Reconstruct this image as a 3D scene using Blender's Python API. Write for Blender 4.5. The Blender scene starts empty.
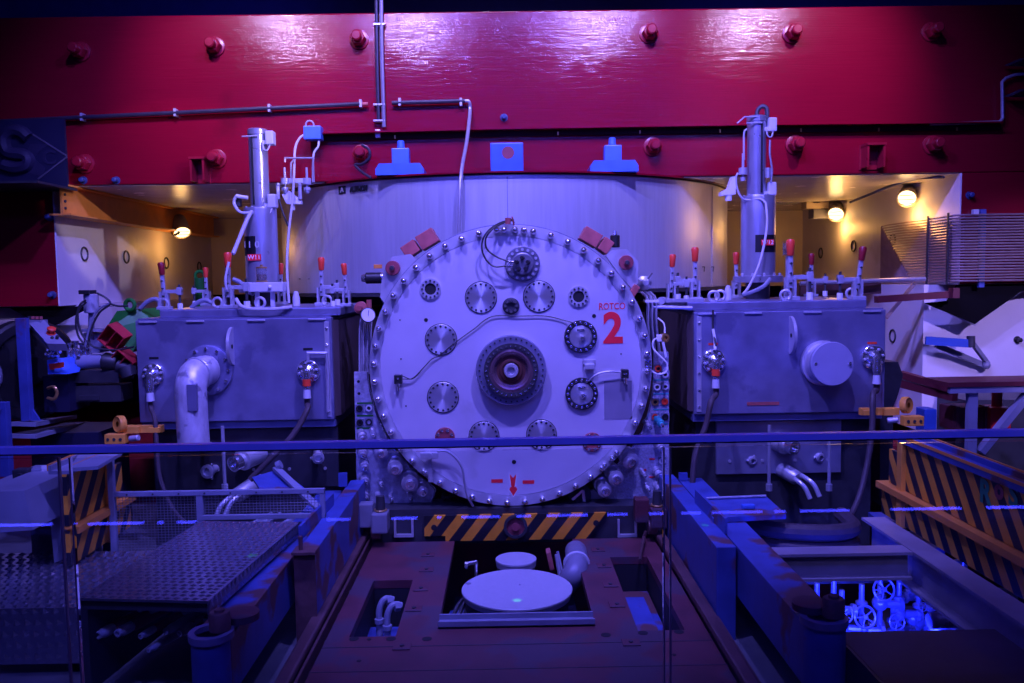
import bpy, bmesh, math, random
from mathutils import Vector, Matrix
random.seed(7)
PI = math.pi
SC = bpy.context.scene
COL = SC.collection
V3 = Vector

# ------------------------------------------------------------------ camera
FPX = 840.0
CAMZ = 1.86
PITCH = math.radians(4.2); YAW = math.radians(0.48); ROLL = math.radians(0.9)
CP = V3((0, 0, CAMZ))
_f = V3((math.sin(YAW)*math.cos(PITCH), math.cos(YAW)*math.cos(PITCH), -math.sin(PITCH)))
_r0 = V3((math.cos(YAW), -math.sin(YAW), 0)); _u0 = _r0.cross(_f)
_r = _r0*math.cos(ROLL) - _u0*math.sin(ROLL)
_u = _u0*math.cos(ROLL) + _r0*math.sin(ROLL)
cam_d = bpy.data.cameras.new('camera'); cam = bpy.data.objects.new('camera', cam_d); COL.objects.link(cam)
cam.matrix_world = Matrix(((_r.x, _u.x, -_f.x, CP.x), (_r.y, _u.y, -_f.y, CP.y), (_r.z, _u.z, -_f.z, CP.z), (0, 0, 0, 1)))
cam_d.sensor_width = 36; cam_d.lens = 36*FPX/1024; cam_d.clip_start = 0.05; cam_d.clip_end = 200
SC.camera = cam

def W(px, py, Y):                       # measured point at depth Y
    d = _f*FPX + _r*(px-512) - _u*(py-341.5)
    return CP + d*(Y/d.y)
def G(px, py, z):                       # measured point at height z
    d = _f*FPX + _r*(px-512) - _u*(py-341.5)
    return CP + d*((z-CAMZ)/d.z)
def U(n, Y):                            # length of n pixels at depth Y
    return n*Y/FPX

# ------------------------------------------------------------------ materials
MATS = {}
def mat(name, col, rough=.5, metal=0., var=.12, scale=6., bump=0., stretch=(1, 1, 1), emit=None, es=0., spec=.5, dirt=None, dscale=2., dthr=.6, rvar=.08, coat=0.):
    if name in MATS: return MATS[name]
    m = bpy.data.materials.new(name); m.use_nodes = True
    nt = m.node_tree; N = nt.nodes; L = nt.links
    b = N['Principled BSDF']
    b.inputs['Metallic'].default_value = metal
    b.inputs['Specular IOR Level'].default_value = spec
    b.inputs['Coat Weight'].default_value = coat
    tc = N.new('ShaderNodeTexCoord'); mp = N.new('ShaderNodeMapping'); mp.inputs['Scale'].default_value = stretch
    L.new(tc.outputs['Object'], mp.inputs['Vector'])
    nz = N.new('ShaderNodeTexNoise'); nz.inputs['Scale'].default_value = scale; nz.inputs['Detail'].default_value = 6
    L.new(mp.outputs['Vector'], nz.inputs['Vector'])
    rp = N.new('ShaderNodeValToRGB')
    rp.color_ramp.elements[0].position = .3; rp.color_ramp.elements[1].position = .7
    rp.color_ramp.elements[0].color = tuple(c*(1-var) for c in col)+(1,)
    rp.color_ramp.elements[1].color = tuple(min(1, c*(1+var)) for c in col)+(1,)
    L.new(nz.outputs['Fac'], rp.inputs['Fac'])
    out = rp.outputs['Color']
    if dirt:
        n2 = N.new('ShaderNodeTexNoise'); n2.inputs['Scale'].default_value = dscale; n2.inputs['Detail'].default_value = 8
        L.new(tc.outputs['Object'], n2.inputs['Vector'])
        r2 = N.new('ShaderNodeValToRGB'); r2.color_ramp.elements[0].position = dthr; r2.color_ramp.elements[1].position = dthr+.06
        L.new(n2.outputs['Fac'], r2.inputs['Fac'])
        mx = N.new('ShaderNodeMix'); mx.data_type = 'RGBA'
        L.new(r2.outputs['Color'], mx.inputs['Factor']); L.new(out, mx.inputs[6]); mx.inputs[7].default_value = tuple(dirt)+(1,)
        out = mx.outputs[2]
    L.new(out, b.inputs['Base Color'])
    mr = N.new('ShaderNodeMapRange'); mr.inputs['To Min'].default_value = max(.02, rough-rvar); mr.inputs['To Max'].default_value = min(1, rough+rvar)
    L.new(nz.outputs['Fac'], mr.inputs['Value']); L.new(mr.outputs['Result'], b.inputs['Roughness'])
    if bump:
        bp = N.new('ShaderNodeBump'); bp.inputs['Strength'].default_value = bump; bp.inputs['Distance'].default_value = .01
        L.new(nz.outputs['Fac'], bp.inputs['Height']); L.new(bp.outputs['Normal'], b.inputs['Normal'])
    if emit:
        b.inputs['Emission Color'].default_value = tuple(emit)+(1,); b.inputs['Emission Strength'].default_value = es
    MATS[name] = m
    return m

def stripes_mat(name, axis_a, axis_b, k, period, c1, c2, duty=.5, rough=.5):
    """diagonal hazard stripes in object space: coordinate a + k*b"""
    if name in MATS: return MATS[name]
    m = mat(name, c1, rough, 0, .15, 9, .1); nt = m.node_tree; N = nt.nodes; L = nt.links
    b = N['Principled BSDF']; src = b.inputs['Base Color'].links[0].from_socket
    tc = [n for n in N if n.type == 'TEX_COORD'][0]
    sp = N.new('ShaderNodeSeparateXYZ'); L.new(tc.outputs['Object'], sp.inputs[0])
    mu = N.new('ShaderNodeMath'); mu.operation = 'MULTIPLY_ADD'; mu.inputs[1].default_value = k
    L.new(sp.outputs[axis_b], mu.inputs[0]); L.new(sp.outputs[axis_a], mu.inputs[2])
    dv = N.new('ShaderNodeMath'); dv.operation = 'DIVIDE'; dv.inputs[1].default_value = period; L.new(mu.outputs[0], dv.inputs[0])
    fr = N.new('ShaderNodeMath'); fr.operation = 'FRACT'; L.new(dv.outputs[0], fr.inputs[0])
    gt = N.new('ShaderNodeMath'); gt.operation = 'GREATER_THAN'; gt.inputs[1].default_value = duty; L.new(fr.outputs[0], gt.inputs[0])
    mx = N.new('ShaderNodeMix'); mx.data_type = 'RGBA'; L.new(gt.outputs[0], mx.inputs['Factor'])
    L.new(src, mx.inputs[6]); mx.inputs[7].default_value = tuple(c2)+(1,); L.new(mx.outputs[2], b.inputs['Base Color'])
    return m

# ------------------------------------------------------------------ mesh builder
def basis(ax):
    ax = V3(ax).normalized()
    t = V3((0, 0, 1)) if abs(ax.z) < .9 else V3((1, 0, 0))
    a = ax.cross(t).normalized(); b = ax.cross(a).normalized()
    return a, b, ax

def spline(pts, n=6):
    P = [V3(p) for p in pts]
    if len(P) < 3: return P
    out = []
    Q = [P[0]*2-P[1]] + P + [P[-1]*2-P[-2]]
    for i in range(1, len(Q)-2):
        p0, p1, p2, p3 = Q[i-1:i+3]
        for j in range(n):
            t = j/n
            out.append(.5*((2*p1)+(p2-p0)*t+(2*p0-5*p1+4*p2-p3)*t*t+(3*p1-p0-3*p2+p3)*t**3))
    out.append(P[-1]); return out

class MB:
    def __init__(s): s.bm = bmesh.new(); s.mi = 0
    def m(s, i): s.mi = i; return s
    def _face(s, vs):
        try:
            f = s.bm.faces.new(vs); f.material_index = s.mi; return f
        except ValueError: return None
    def box(s, c, d, rot=None, bev=0.):
        c = V3(c); h = V3(d)*.5; M = rot if rot is not None else Matrix.Identity(3)
        sg = [(-1,-1,-1),(1,-1,-1),(1,1,-1),(-1,1,-1),(-1,-1,1),(1,-1,1),(1,1,1),(-1,1,1)]
        vs = [s.bm.verts.new(c + M @ V3((a*h.x, b*h.y, e*h.z))) for a, b, e in sg]
        fs = [s._face([vs[i] for i in q]) for q in ((3,2,1,0),(4,5,6,7),(0,1,5,4),(1,2,6,5),(2,3,7,6),(3,0,4,7))]
        if bev > 0:
            es = list({e for f in fs for e in f.edges})
            r = bmesh.ops.bevel(s.bm, geom=es, offset=min(bev, min(d)*.45), segments=2, profile=.6, affect='EDGES', clamp_overlap=True)
            for f in r['faces']: f.material_index = s.mi
        return s
    def bx(s, x0, x1, y0, y1, z0, z1, bev=0.):
        return s.box(((x0+x1)/2, (y0+y1)/2, (z0+z1)/2), (abs(x1-x0), abs(y1-y0), abs(z1-z0)), None, bev)
    def lathe(s, o, ax, prof, seg=24, cap0=True, cap1=True):
        o = V3(o); a, b, n = basis(ax); rings = []
        for r, h in prof:
            if r < 1e-6: rings.append([s.bm.verts.new(o+n*h)])
            else: rings.append([s.bm.verts.new(o+n*h+a*(r*math.cos(2*PI*i/seg))+b*(r*math.sin(2*PI*i/seg))) for i in range(seg)])
        for A, B in zip(rings[:-1], rings[1:]):
            for i in range(seg):
                j = (i+1) % seg
                if len(A) == 1 and len(B) == 1: break
                if len(A) == 1: s._face([A[0], B[j], B[i]])
                elif len(B) == 1: s._face([A[i], A[j], B[0]])
                else: s._face([A[i], A[j], B[j], B[i]])
        if cap0 and len(rings[0]) > 1: s._face(rings[0][::-1])
        if cap1 and len(rings[-1]) > 1: s._face(rings[-1])
        return s
    def cyl(s, p0, p1, r, r1=None, seg=16, bev=0.):
        p0 = V3(p0); p1 = V3(p1); L = (p1-p0).length; r1 = r if r1 is None else r1
        if bev: return s.lathe(p0, p1-p0, [(r-bev, 0), (r, bev), (r1, L-bev), (r1-bev, L)], seg)
        return s.lathe(p0, p1-p0, [(r, 0), (r1, L)], seg)
    def ring(s, o, ax, ro, ri, h, seg=32):           # annulus with thickness
        return s.lathe(o, ax, [(ri, 0), (ro, 0), (ro, h), (ri, h), (ri, 0)], seg, False, False)
    def torus(s, o, ax, R, r, seg=24, ms=8):
        o = V3(o); a, b, n = basis(ax); g = []
        for i in range(seg):
            t = 2*PI*i/seg; d = a*math.cos(t)+b*math.sin(t)
            g.append([s.bm.verts.new(o+d*(R+r*math.cos(2*PI*j/ms))+n*(r*math.sin(2*PI*j/ms))) for j in range(ms)])
        for i in range(seg):
            for j in range(ms):
                k = (i+1) % seg; l = (j+1) % ms
                s._face([g[i][j], g[k][j], g[k][l], g[i][l]])
        return s
    def sph(s, c, r, seg=14, sc=(1, 1, 1)):
        M = Matrix.Translation(V3(c)) @ Matrix.Diagonal((sc[0], sc[1], sc[2], 1))
        r_ = bmesh.ops.create_uvsphere(s.bm, u_segments=seg, v_segments=max(6, seg*2//3), radius=r, matrix=M)
        for v in r_['verts']:
            for f in v.link_faces: f.material_index = s.mi
        return s
    def tube(s, pts, r, seg=8, n=6, sm=True):
        P = spline(pts, n) if sm else [V3(p) for p in pts]
        Q = [P[0]]
        for p in P[1:]:
            if (p-Q[-1]).length > 1e-5: Q.append(p)
        P = Q
        if len(P) < 2: return s
        t0 = (P[1]-P[0]).normalized(); a, b, _ = basis(t0); rings = []
        for i, p in enumerate(P):
            t = ((P[min(i+1, len(P)-1)]-p).normalized() + (p-P[max(i-1, 0)]).normalized())
            if t.length < 1e-6: t = t0
            t.normalize(); a = (a - t*a.dot(t)).normalized(); b = t.cross(a)
            k = 1.
            if 0 < i < len(P)-1:
                c = max(.5, math.sqrt(max(.0, (1+(P[i+1]-p).normalized().dot((p-P[i-1]).normalized()))/2))); k = 1/c if not sm else 1.
            rings.append([s.bm.verts.new(p+(a*math.cos(2*PI*j/seg)+b*math.sin(2*PI*j/seg))*r*k) for j in range(seg)])
        for A, B in zip(rings[:-1], rings[1:]):
            for j in range(seg):
                l = (j+1) % seg; s._face([A[j], A[l], B[l], B[j]])
        s._face(rings[0][::-1]); s._face(rings[-1]); return s
    def prism(s, pts, vec):
        vec = V3(vec); A = [s.bm.verts.new(V3(p)) for p in pts]; B = [s.bm.verts.new(V3(p)+vec) for p in pts]
        s._face(A); s._face(B[::-1])
        for i in range(len(A)):
            j = (i+1) % len(A); s._face([A[j], A[i], B[i], B[j]])
        return s
    def hexn(s, o, ax, r, h):
        return s.lathe(o, ax, [(r*.92, 0), (r, h*.12), (r, h*.85), (r*.85, h)], 6)
    def beam(s, p0, p1, w, h, up=(0, 0, 1)):         # rectangular bar between points
        p0 = V3(p0); p1 = V3(p1); n = (p1-p0).normalized(); up = V3(up)
        sd = n.cross(up).normalized(); up = sd.cross(n)
        M = Matrix((sd, n, up)).transposed()
        return s.box((p0+p1)/2, (w, (p1-p0).length, h), M)
    def ibeam(s, p0, p1, w, h, tf=.015, tw=.012):    # I section between points (upright)
        p0 = V3(p0); p1 = V3(p1); z = V3((0, 0, 1))
        s.beam(p0+z*(h/2-tf/2), p1+z*(h/2-tf/2), w, tf); s.beam(p0-z*(h/2-tf/2), p1-z*(h/2-tf/2), w, tf)
        s.beam(p0, p1, tw, h-2*tf); return s
    def build(s, name, mt, parent=None, smooth=True, origin=None):
        bm = s.bm
        bmesh.ops.recalc_face_normals(bm, faces=bm.faces)
        lo = V3([min(v.co[i] for v in bm.verts) for i in range(3)]); hi = V3([max(v.co[i] for v in bm.verts) for i in range(3)])
        if origin is None:
            origin = (lo+hi)/2
            if parent is None: origin.z = lo.z
        origin = V3(origin)
        bmesh.ops.translate(bm, verts=bm.verts, vec=-origin)
        me = bpy.data.meshes.new(name); bm.to_mesh(me); bm.free()
        for q in (mt if isinstance(mt, (list, tuple)) else [mt]): me.materials.append(q)
        if smooth:
            me.shade_smooth(); me.set_sharp_from_angle(angle=math.radians(35))
        o = bpy.data.objects.new(name, me); COL.objects.link(o)
        WL[o.name] = origin
        if parent is not None:
            o.parent = parent; o.location = origin - WL[parent.name]
        else: o.location = origin
        return o
WL = {}

def thing(name, label, cat, loc, group=None):
    o = bpy.data.objects.new(name, None); COL.objects.link(o); o.location = V3(loc); WL[o.name] = V3(loc)
    o.empty_display_size = .05
    o['label'] = label; o['category'] = cat
    if group: o['group'] = group
    return o
def tag(o, label, cat, group=None):
    o['label'] = label; o['category'] = cat
    if group: o['group'] = group
    return o
def struct(o): o['kind'] = 'structure'; return o
def copy_tree(o, delta=None, label=None, parent=None):
    c = o.copy(); COL.objects.link(c)
    WL[c.name] = WL[o.name] + (V3(delta) if delta is not None else V3((0, 0, 0)))
    if parent is not None: c.parent = parent
    elif delta is not None: c.location = o.location + V3(delta)
    if label: c['label'] = label
    for ch in list(o.children):
        if ch is not c: copy_tree(ch, delta, None, c)
    return c

def lettering(name, body, pos, size, mt, parent, extr=.0015, width=None, bold=0., nrm=(0, -1, 0), rz=0.):
    cu = bpy.data.curves.new(name, 'FONT'); cu.body = body; cu.size = size; cu.align_x = 'CENTER'; cu.align_y = 'CENTER'
    cu.extrude = extr; cu.offset = bold
    t = bpy.data.objects.new(name+'_tmp', cu); COL.objects.link(t)
    bpy.context.view_layer.update()
    me = bpy.data.meshes.new_from_object(t.evaluated_get(bpy.context.evaluated_depsgraph_get()))
    bpy.data.objects.remove(t); me.name = name
    w = max(v.co.x for v in me.vertices)-min(v.co.x for v in me.vertices); k = (width/w) if width else 1.
    a = math.atan2(nrm[0], -nrm[1])
    for v in me.vertices:
        x, y, z = v.co.x*k, v.co.y, v.co.z
        x, y = x*math.cos(rz)-y*math.sin(rz), x*math.sin(rz)+y*math.cos(rz)
        v.co = (x*math.cos(a)-z*0+nrm[0]*z, x*math.sin(a)+nrm[1]*z, y)
    me.materials.clear(); me.materials.append(mt)
    o = bpy.data.objects.new(name, me); COL.objects.link(o); WL[o.name] = V3(pos)
    if parent is not None: o.parent = parent; o.location = V3(pos)-WL[parent.name]
    else: o.location = V3(pos)
    return o
# ------------------------------------------------------------------ palette
M_red = mat('red_paint', (.20, .002, .014), .17, 0, .08, 7, .16, (.5, 1, 32), spec=.42, rvar=.05, dirt=(.14, .002, .010), dscale=1.1, dthr=.68)
M_redb = mat('red_bolt_paint', (.26, .006, .02), .3, 0, .1, 20)
M_white = mat('white_wall_paint', (.74, .70, .70), .45, 0, .05, 3, .04, dirt=(.55, .50, .48), dscale=.9, dthr=.6)
M_yel = mat('cream_wall_paint', (.72, .62, .45), .35, 0, .08, 3, .05, (1, 1, .4))
M_alu = mat('brushed_aluminium', (.68, .69, .78), .36, .6, .05, 40, .03, (1, 1, .05))
M_disc = mat('machined_disc', (.76, .72, .82), .38, .40, .05, 3.5, .02, dirt=(.60, .58, .62), dscale=1.3, dthr=.62)
M_steel = mat('stainless_steel', (.62, .61, .66), .36, .5, .07, 12, .04)
M_tank = mat('weathered_tank_steel', (.27, .27, .42), .36, .5, .2, 5, .06, dirt=(.20, .20, .33), dscale=3, dthr=.55)
M_chrome = mat('polished_chrome', (.80, .80, .82), .16, .9, .03, 8)
M_dark = mat('dark_steel', (.05, .05, .06), .5, .3, .2, 10)
M_black = mat('black_plastic', (.015, .015, .018), .45, 0, .2, 10)
M_rub = mat('rubber_hose', (.06, .042, .05), .6, 0, .2, 20)
M_navy = mat('navy_board', (.012, .012, .04), .5, 0, .1, 5)
M_blue = mat('blue_enamel', (.06, .16, .62), .38, 0, .12, 7, .05)
M_bbeam = mat('blue_beam_paint', (.055, .085, .32), .45, 0, .25, 6, .10, dirt=(.13, .05, .05), dscale=3.2, dthr=.54)
M_rust = mat('rusty_red_plate', (.115, .028, .038), .55, 0, .28, 5, .12, dirt=(.075, .04, .06), dscale=2.4, dthr=.52)
M_rail = mat('rusty_rail', (.12, .055, .055), .42, .2, .3, 8, .1)
M_orange = mat('orange_paint', (.80, .30, .05), .45, 0, .1, 6, .05)
M_yorange = mat('yellow_orange_paint', (.85, .36, .05), .45, 0, .15, 8, .08)
M_grip = mat('red_rubber_grip', (.95, .07, .03), .4, 0, .06, 20)
M_zinc = mat('zinc_plate', (.56, .56, .64), .35, .4, .08, 25)
M_grey = mat('grey_paint', (.24, .25, .33), .45, 0, .12, 6, .05)
M_lgrey = mat('light_grey_paint', (.58, .58, .63), .45, 0, .08, 6, .03)
M_redmark = mat('red_lettering', (.95, .02, .035), .5, 0, .05, 20)
M_blk = mat('black_lettering', (.01, .01, .015), .5, 0, .05, 20)
M_wht = mat('white_lettering', (.85, .85, .85), .5, 0, .03, 20)
M_brass = mat('brass', (.70, .42, .14), .3, .7, .1, 10)
M_white2 = mat('white_plastic', (.8, .8, .82), .4, 0, .03, 10)
M_cable = mat('white_cable', (.50, .49, .55), .5, 0, .05, 30)
M_bcable = mat('black_cable', (.03, .03, .035), .45, 0, .1, 30)
M_conduit = mat('galvanised_conduit', (.50, .50, .56), .35, .5, .1, 30)
M_dpipe = mat('dark_conduit', (.035, .03, .05), .4, .2, .15, 20)
M_green = mat('green_paint', (.015, .20, .025), .45, 0, .2, 8, .05)
M_floor = mat('dark_concrete', (.10, .10, .12), .7, 0, .3, 3, .15)
M_hole = mat('dark_hole', (.008, .008, .012), .7, 0, .1, 8)
M_bush = mat('red_fibre_bush', (.30, .06, .07), .45, 0, .12, 15)
M_copper = mat('copper_blocks', (.42, .10, .09), .5, 0, .2, 12, .1)

YF = 7.6; YB = 11.6
XL, XR = -4.0, 4.12
ZO = 2.76; ZT = 4.225
# ------------------------------------------------------------------ the hall
b = MB(); b.bx(-9, 9, -3, 15, -2.6, -2.5); struct(b.build('floor', M_floor))
b = MB(); b.bx(-9, 9, 14, 14.1, -2.5, 7); struct(b.build('wall_back', mat('dark_blue_wall', (.04, .05, .16), .7)))
b = MB(); b.bx(-9.1, -9, -3, 15, -2.5, 7); struct(b.build('wall_left', mat('dark_blue_wall', ())))
b = MB(); b.bx(9, 9.1, -3, 15, -2.5, 7); struct(b.build('wall_right', mat('dark_blue_wall', ())))
b = MB(); b.bx(-9, 9, -3, 15, 7, 7.1); struct(b.build('ceiling', mat('dark_ceiling', (.03, .035, .10), .8)))

# ------------------------------------------------------------------ red magnet yoke
def aniso(m, vec, k=.8, rot=0.):
    nt = m.node_tree; bs = nt.nodes['Principled BSDF']; bs.inputs['Anisotropic'].default_value = k; bs.inputs['Anisotropic Rotation'].default_value = rot
    c = nt.nodes.new('ShaderNodeCombineXYZ')
    for i in range(3): c.inputs[i].default_value = vec[i]
    nt.links.new(c.outputs[0], bs.inputs['Tangent'])
aniso(M_red, (1, 0, 0), .6)
yk = thing('magnet_yoke', 'huge red painted steel frame spanning the picture behind the machine', 'magnet', (0, 9.5, -2.5))
b = MB(); b.bx(-7.5, 7.5, YF, 12, ZO, ZT, .012); b.build('upper_beam', M_red, yk, False)
b = MB(); b.bx(-7.5, 7.5, 8.0, 12, -2.4, .2); b.build('lower_beam', mat('dim_red_paint', (.22, .012, .022), .45), yk, False)
for s, x0, x1 in ((-1, -7.5, XL-.012), (1, XR+.012, 7.5)):
    zb = 1.69 if s < 0 else 1.755
    b = MB(); b.bx(x0, x1, YF, 12, zb, ZO-.004, .006); blk = b.build('side_block', M_red, yk, False)
    b = MB(); xi = XL if s < 0 else XR
    b.bx(xi-.012*(s < 0), xi+.012*(s > 0), YF+.002, YB, zb, ZO-.006)
    pn = b.build('inner_panel', M_white if s > 0 else M_white, blk, False); pn['label'] = 'white painted inner face'
    b = MB(); b.bx(x0 if s < 0 else 3.96, -3.90 if s < 0 else x1, 7.9, 12, 1.0 if s < 0 else .35, zb-.004)
    lb = b.build('side_block', M_white, yk, False); lb['label'] = 'white painted lower block'
b = MB(); b.bx(XL, XR, YF+.03, YB, ZO-.008, ZO-.001); u = b.build('underside_panel', mat('cream_soffit_paint', (.62, .58, .56), .25, 0, .06, 4), yk, False)
b = MB(); b.bx(XL, XR, YB, YB+.1, 1.72, ZO-.01); u = b.build('rear_panel', M_yel, yk, False)
# lifting ring marks welded on the inner faces
for px, py, xx in ((84, 254, XL), (126, 257, XL), (166, 263, XL), (199, 267, XL), (821, 253, XR), (854, 246, XR), (893, 240, XR), (893, 336, 3.96)):
    d = W(px, py, 1.)-CP; p = CP+d*(xx/d.x)
    b = MB(); b.torus((xx-.004 if xx > 0 else xx+.004, p.y, p.z), (1, 0, 0), .062, .010, 20, 6); b.build('lifting_ring', M_dark, yk)
# big nuts on the beam face
NUTS = [(78, 50), (213, 45), (358, 38), (650, 32), (794, 32), (934, 30), (82, 163), (215, 158), (361, 153), (654, 146), (797, 144), (935, 144)]
for px, py in NUTS:
    p = W(px, py, YF-.06); o = V3((p.x, YF+.004, p.z))
    b = MB(); b.lathe(o, (0, -1, 0), [(.085, 0), (.085, .02), (.07, .025)], 20)
    b.hexn(o+V3((0, -.02, 0)), (0, -1, 0), .068, .085); b.lathe(o+V3((0, -.10, 0)), (0, -1, 0), [(.044, 0), (.044, .065), (.034, .075)], 16)
    b.build('anchor_nut', M_redb, yk)
for px, py, r in ((505, 33, .052), (472, 66, .025), (457, 110, .02)):
    p = W(px, py, YF); b = MB(); b.ring((p.x, YF+.002, p.z), (0, -1, 0), r, r*.8, .010); b.lathe((p.x, YF+.002, p.z), (0, -1, 0), [(r*.8, 0), (r*.8, .005)], 20); b.build('plug', M_red, yk)
# small wall studs on the side blocks
for px, py in ((48, 217), (51, 295), (82, 180), (115, 180), (971, 195), (1019, 340), (504, 117)):
    Y = YF if px != 1019 else 7.9
    p = W(px, py, Y-.03); b = MB(); b.lathe((p.x, Y+.004, p.z), (0, -1, 0), [(.035, 0), (.035, .01), (.022, .012), (.022, .06), (.015, .066)], 14)
    b.build('stud', mat('dim_blue_stud', (.03, .05, .16), .45) if px != 1019 else M_black, yk)
# red box bracket (right, left)
for px, py, w, h in ((874, 156, 20, 24), (199, 170, 16, 24)):
    p = W(px, py, YF-.1); w = U(w, YF); h = U(h, YF)
    b = MB(); b.bx(p.x-w/2, p.x+w/2, YF-.012, YF+.003, p.z-h/2, p.z+h/2); b.bx(p.x-w/2+.01, p.x-w/2+.028, YF-.15, YF, p.z-h/2+.01, p.z+h/2-.01)
    b.bx(p.x+w/2-.028, p.x+w/2-.01, YF-.15, YF, p.z-h/2+.01, p.z+h/2-.01); b.bx(p.x-w/2+.005, p.x+w/2-.005, YF-.16, YF, p.z+h/2-.02, p.z+h/2)
    b.build('bracket', M_redb, yk, False)

# dark V shaped aprons hanging under the side blocks
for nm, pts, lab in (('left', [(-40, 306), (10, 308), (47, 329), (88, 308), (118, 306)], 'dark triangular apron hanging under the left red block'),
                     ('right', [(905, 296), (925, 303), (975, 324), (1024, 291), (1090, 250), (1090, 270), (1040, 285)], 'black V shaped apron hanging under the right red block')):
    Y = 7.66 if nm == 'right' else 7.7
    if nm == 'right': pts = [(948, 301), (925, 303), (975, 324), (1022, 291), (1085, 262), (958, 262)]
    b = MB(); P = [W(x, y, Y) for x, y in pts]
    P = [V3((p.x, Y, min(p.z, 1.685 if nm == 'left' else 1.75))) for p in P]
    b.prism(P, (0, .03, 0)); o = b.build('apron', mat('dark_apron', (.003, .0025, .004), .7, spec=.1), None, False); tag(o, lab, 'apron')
# cable along the right apron edge
b = MB(); b.tube([W(930, 304, 7.68), W(975, 325, 7.68), W(981, 318, 7.68), W(1024, 289, 7.68)], .008, 6, 1, False); tag(b.build('cable', M_lgrey), 'thin grey cable along the edge of the right black apron', 'cable')

# ------------------------------------------------------------------ orange beam, left
ob = thing('channel_beam', 'orange painted channel beam along the top of the left inner wall', 'beam', (XL+.2, 9.2, 2.5))
y0, y1 = 7.45, 11.3
b = MB(); b.bx(XL+.13, XL+.15, y0, y1, 2.50, 2.74); b.build('web', M_orange, ob, False)
b = MB(); b.bx(XL+.03, XL+.22, y0, y1, 2.485, 2.50); b.build('flange', M_orange, ob, False)
b = MB(); b.bx(XL+.03, XL+.22, y0, y1, 2.735, 2.75); b.build('flange', M_orange, ob, False)
for k in range(3):
    b = MB(); b.lathe((XL+.15, y0+.04, 2.55+.06*k), (1, 0, 0), [(.012, 0), (.012, .012)], 8); b.build('rivet', M_dark, ob)

# ------------------------------------------------------------------ curved coil casing
cs = thing('coil_casing', 'curved silver casing of the upper coil behind the round cover', 'casing', (0.02, 9.5, 1.75))
cc = V3((0.02, 9.5, 0)); R = 2.42
b = MB(); b.lathe(cc+V3((0, 0, 1.755)), (0, 0, 1), [(R-.02, 0), (R, .01), (R, .98), (R-.02, .99)], 120); b.build('shell', M_alu, cs)
b = MB(); b.ring(cc+V3((0, 0, 1.73)), (0, 0, 1), R+.012, R-.1, .03, 120); b.build('rim', M_dark, cs)
b = MB(); b.ring(cc+V3((0, 0, 2.746)), (0, 0, 1), R+.05, R-.3, .014, 120); b.build('rim', M_red, cs)
def on_casing(px, py, off=.0):
    d = W(px, py, 1.)-CP; d.normalize(); o = CP-cc
    a = d.x**2+d.y**2; bb = 2*(o.x*d.x+o.y*d.y); c = o.x**2+o.y**2-(R+off)**2
    t = (-bb-math.sqrt(max(0, bb*bb-4*a*c)))/(2*a); p = CP+d*t; n = V3((p.x-cc.x, p.y-cc.y, 0)).normalized(); return p, n
for px in (508, 712):
    p, n = on_casing(px, 230); b = MB(); b.bx(p.x-.003, p.x+.003, p.y-.004, p.y+.01, 1.77, 2.72); b.build('seam', M_grey, cs)
for px, py in ((300, 281), (309, 281), (703, 269), (712, 269)):
    p, n = on_casing(px, py, .004); b = MB(); b.tube([p+V3((-.01, 0, .02)), p+V3((.015, 0, .02)), p+V3((.01, 0, -.025))], .004, 5, 1, False); b.build('mark', M_blk, cs)
p, n = on_casing(342, 190, .003); lettering('emblem', 'A', p+V3((0, 0, 0)), .055, M_alu, cs, .004, None, .003, n)
b = MB(); M3 = Matrix((V3((-n.y, n.x, 0)), n, V3((0, 0, 1)))).transposed(); b.box(p-n*.002, (.09, .004, .07), M3); b.torus(p+n*.002, n, .032, .003, 20, 5); b.build('emblem', M_blk, cs)
p, n = on_casing(358.5, 189, .008); lettering('lettering', 'ALSTHOM', p, .06, M_blk, cs, .004, .20, .004, n)
# lower coil casing, in the dark under the tanks
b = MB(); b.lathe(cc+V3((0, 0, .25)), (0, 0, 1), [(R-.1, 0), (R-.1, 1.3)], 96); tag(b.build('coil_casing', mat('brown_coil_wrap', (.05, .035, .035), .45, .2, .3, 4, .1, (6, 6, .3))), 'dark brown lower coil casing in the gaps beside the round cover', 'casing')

# blue brackets on the casing top
for px, lab in ((401, 'blue lifting bracket with stepped base left of the blue box on the casing'), (613, 'blue lifting bracket with stepped base right of the blue box on the casing')):
    Y = 7.3; c = W(px, 172, Y); z0 = ZO+.002; Y = c.y
    t = thing('lifting_bracket', lab, 'bracket', (c.x, Y, z0), 'blue lifting brackets')
    b = MB(); w = U(47, Y); h = U(11, Y); b.prism([(c.x-w/2, Y-.1, z0), (c.x+w/2, Y-.1, z0), (c.x+w/2, Y-.1, z0+h*.5), (c.x+w/2-.03, Y-.1, z0+h), (c.x-w/2+.03, Y-.1, z0+h), (c.x-w/2, Y-.1, z0+h*.5)], (0, .28, 0)); b.build('base', M_blue, t, False)
    b = MB(); b.box((c.x, Y+.04, z0+h+.07), (U(17, Y), .12, .14), None, .008); b.build('block', M_blue, t, False)
    b = MB(); b.cyl((c.x, Y+.04, z0+h+.14), (c.x, Y+.04, z0+h+.21), .034, .03, 14, .006); b.build('pin', M_blue, t)
c = W(507, 170, 7.3)
t = thing('junction_box', 'blue square box with a red round mark on top of the casing', 'box', (c.x, 7.3, ZO+.002))
b = MB(); b.bx(c.x-.14, c.x+.14, 7.18, 7.42, ZO+.002, ZO+.255, .012); b.build('body', M_blue, t, False)
b = MB(); b.lathe((c.x+.01, 7.182, ZO+.17), (0, -1, 0), [(.052, 0), (.052, .004)], 24); b.build('mark', M_bush, t)

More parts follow.
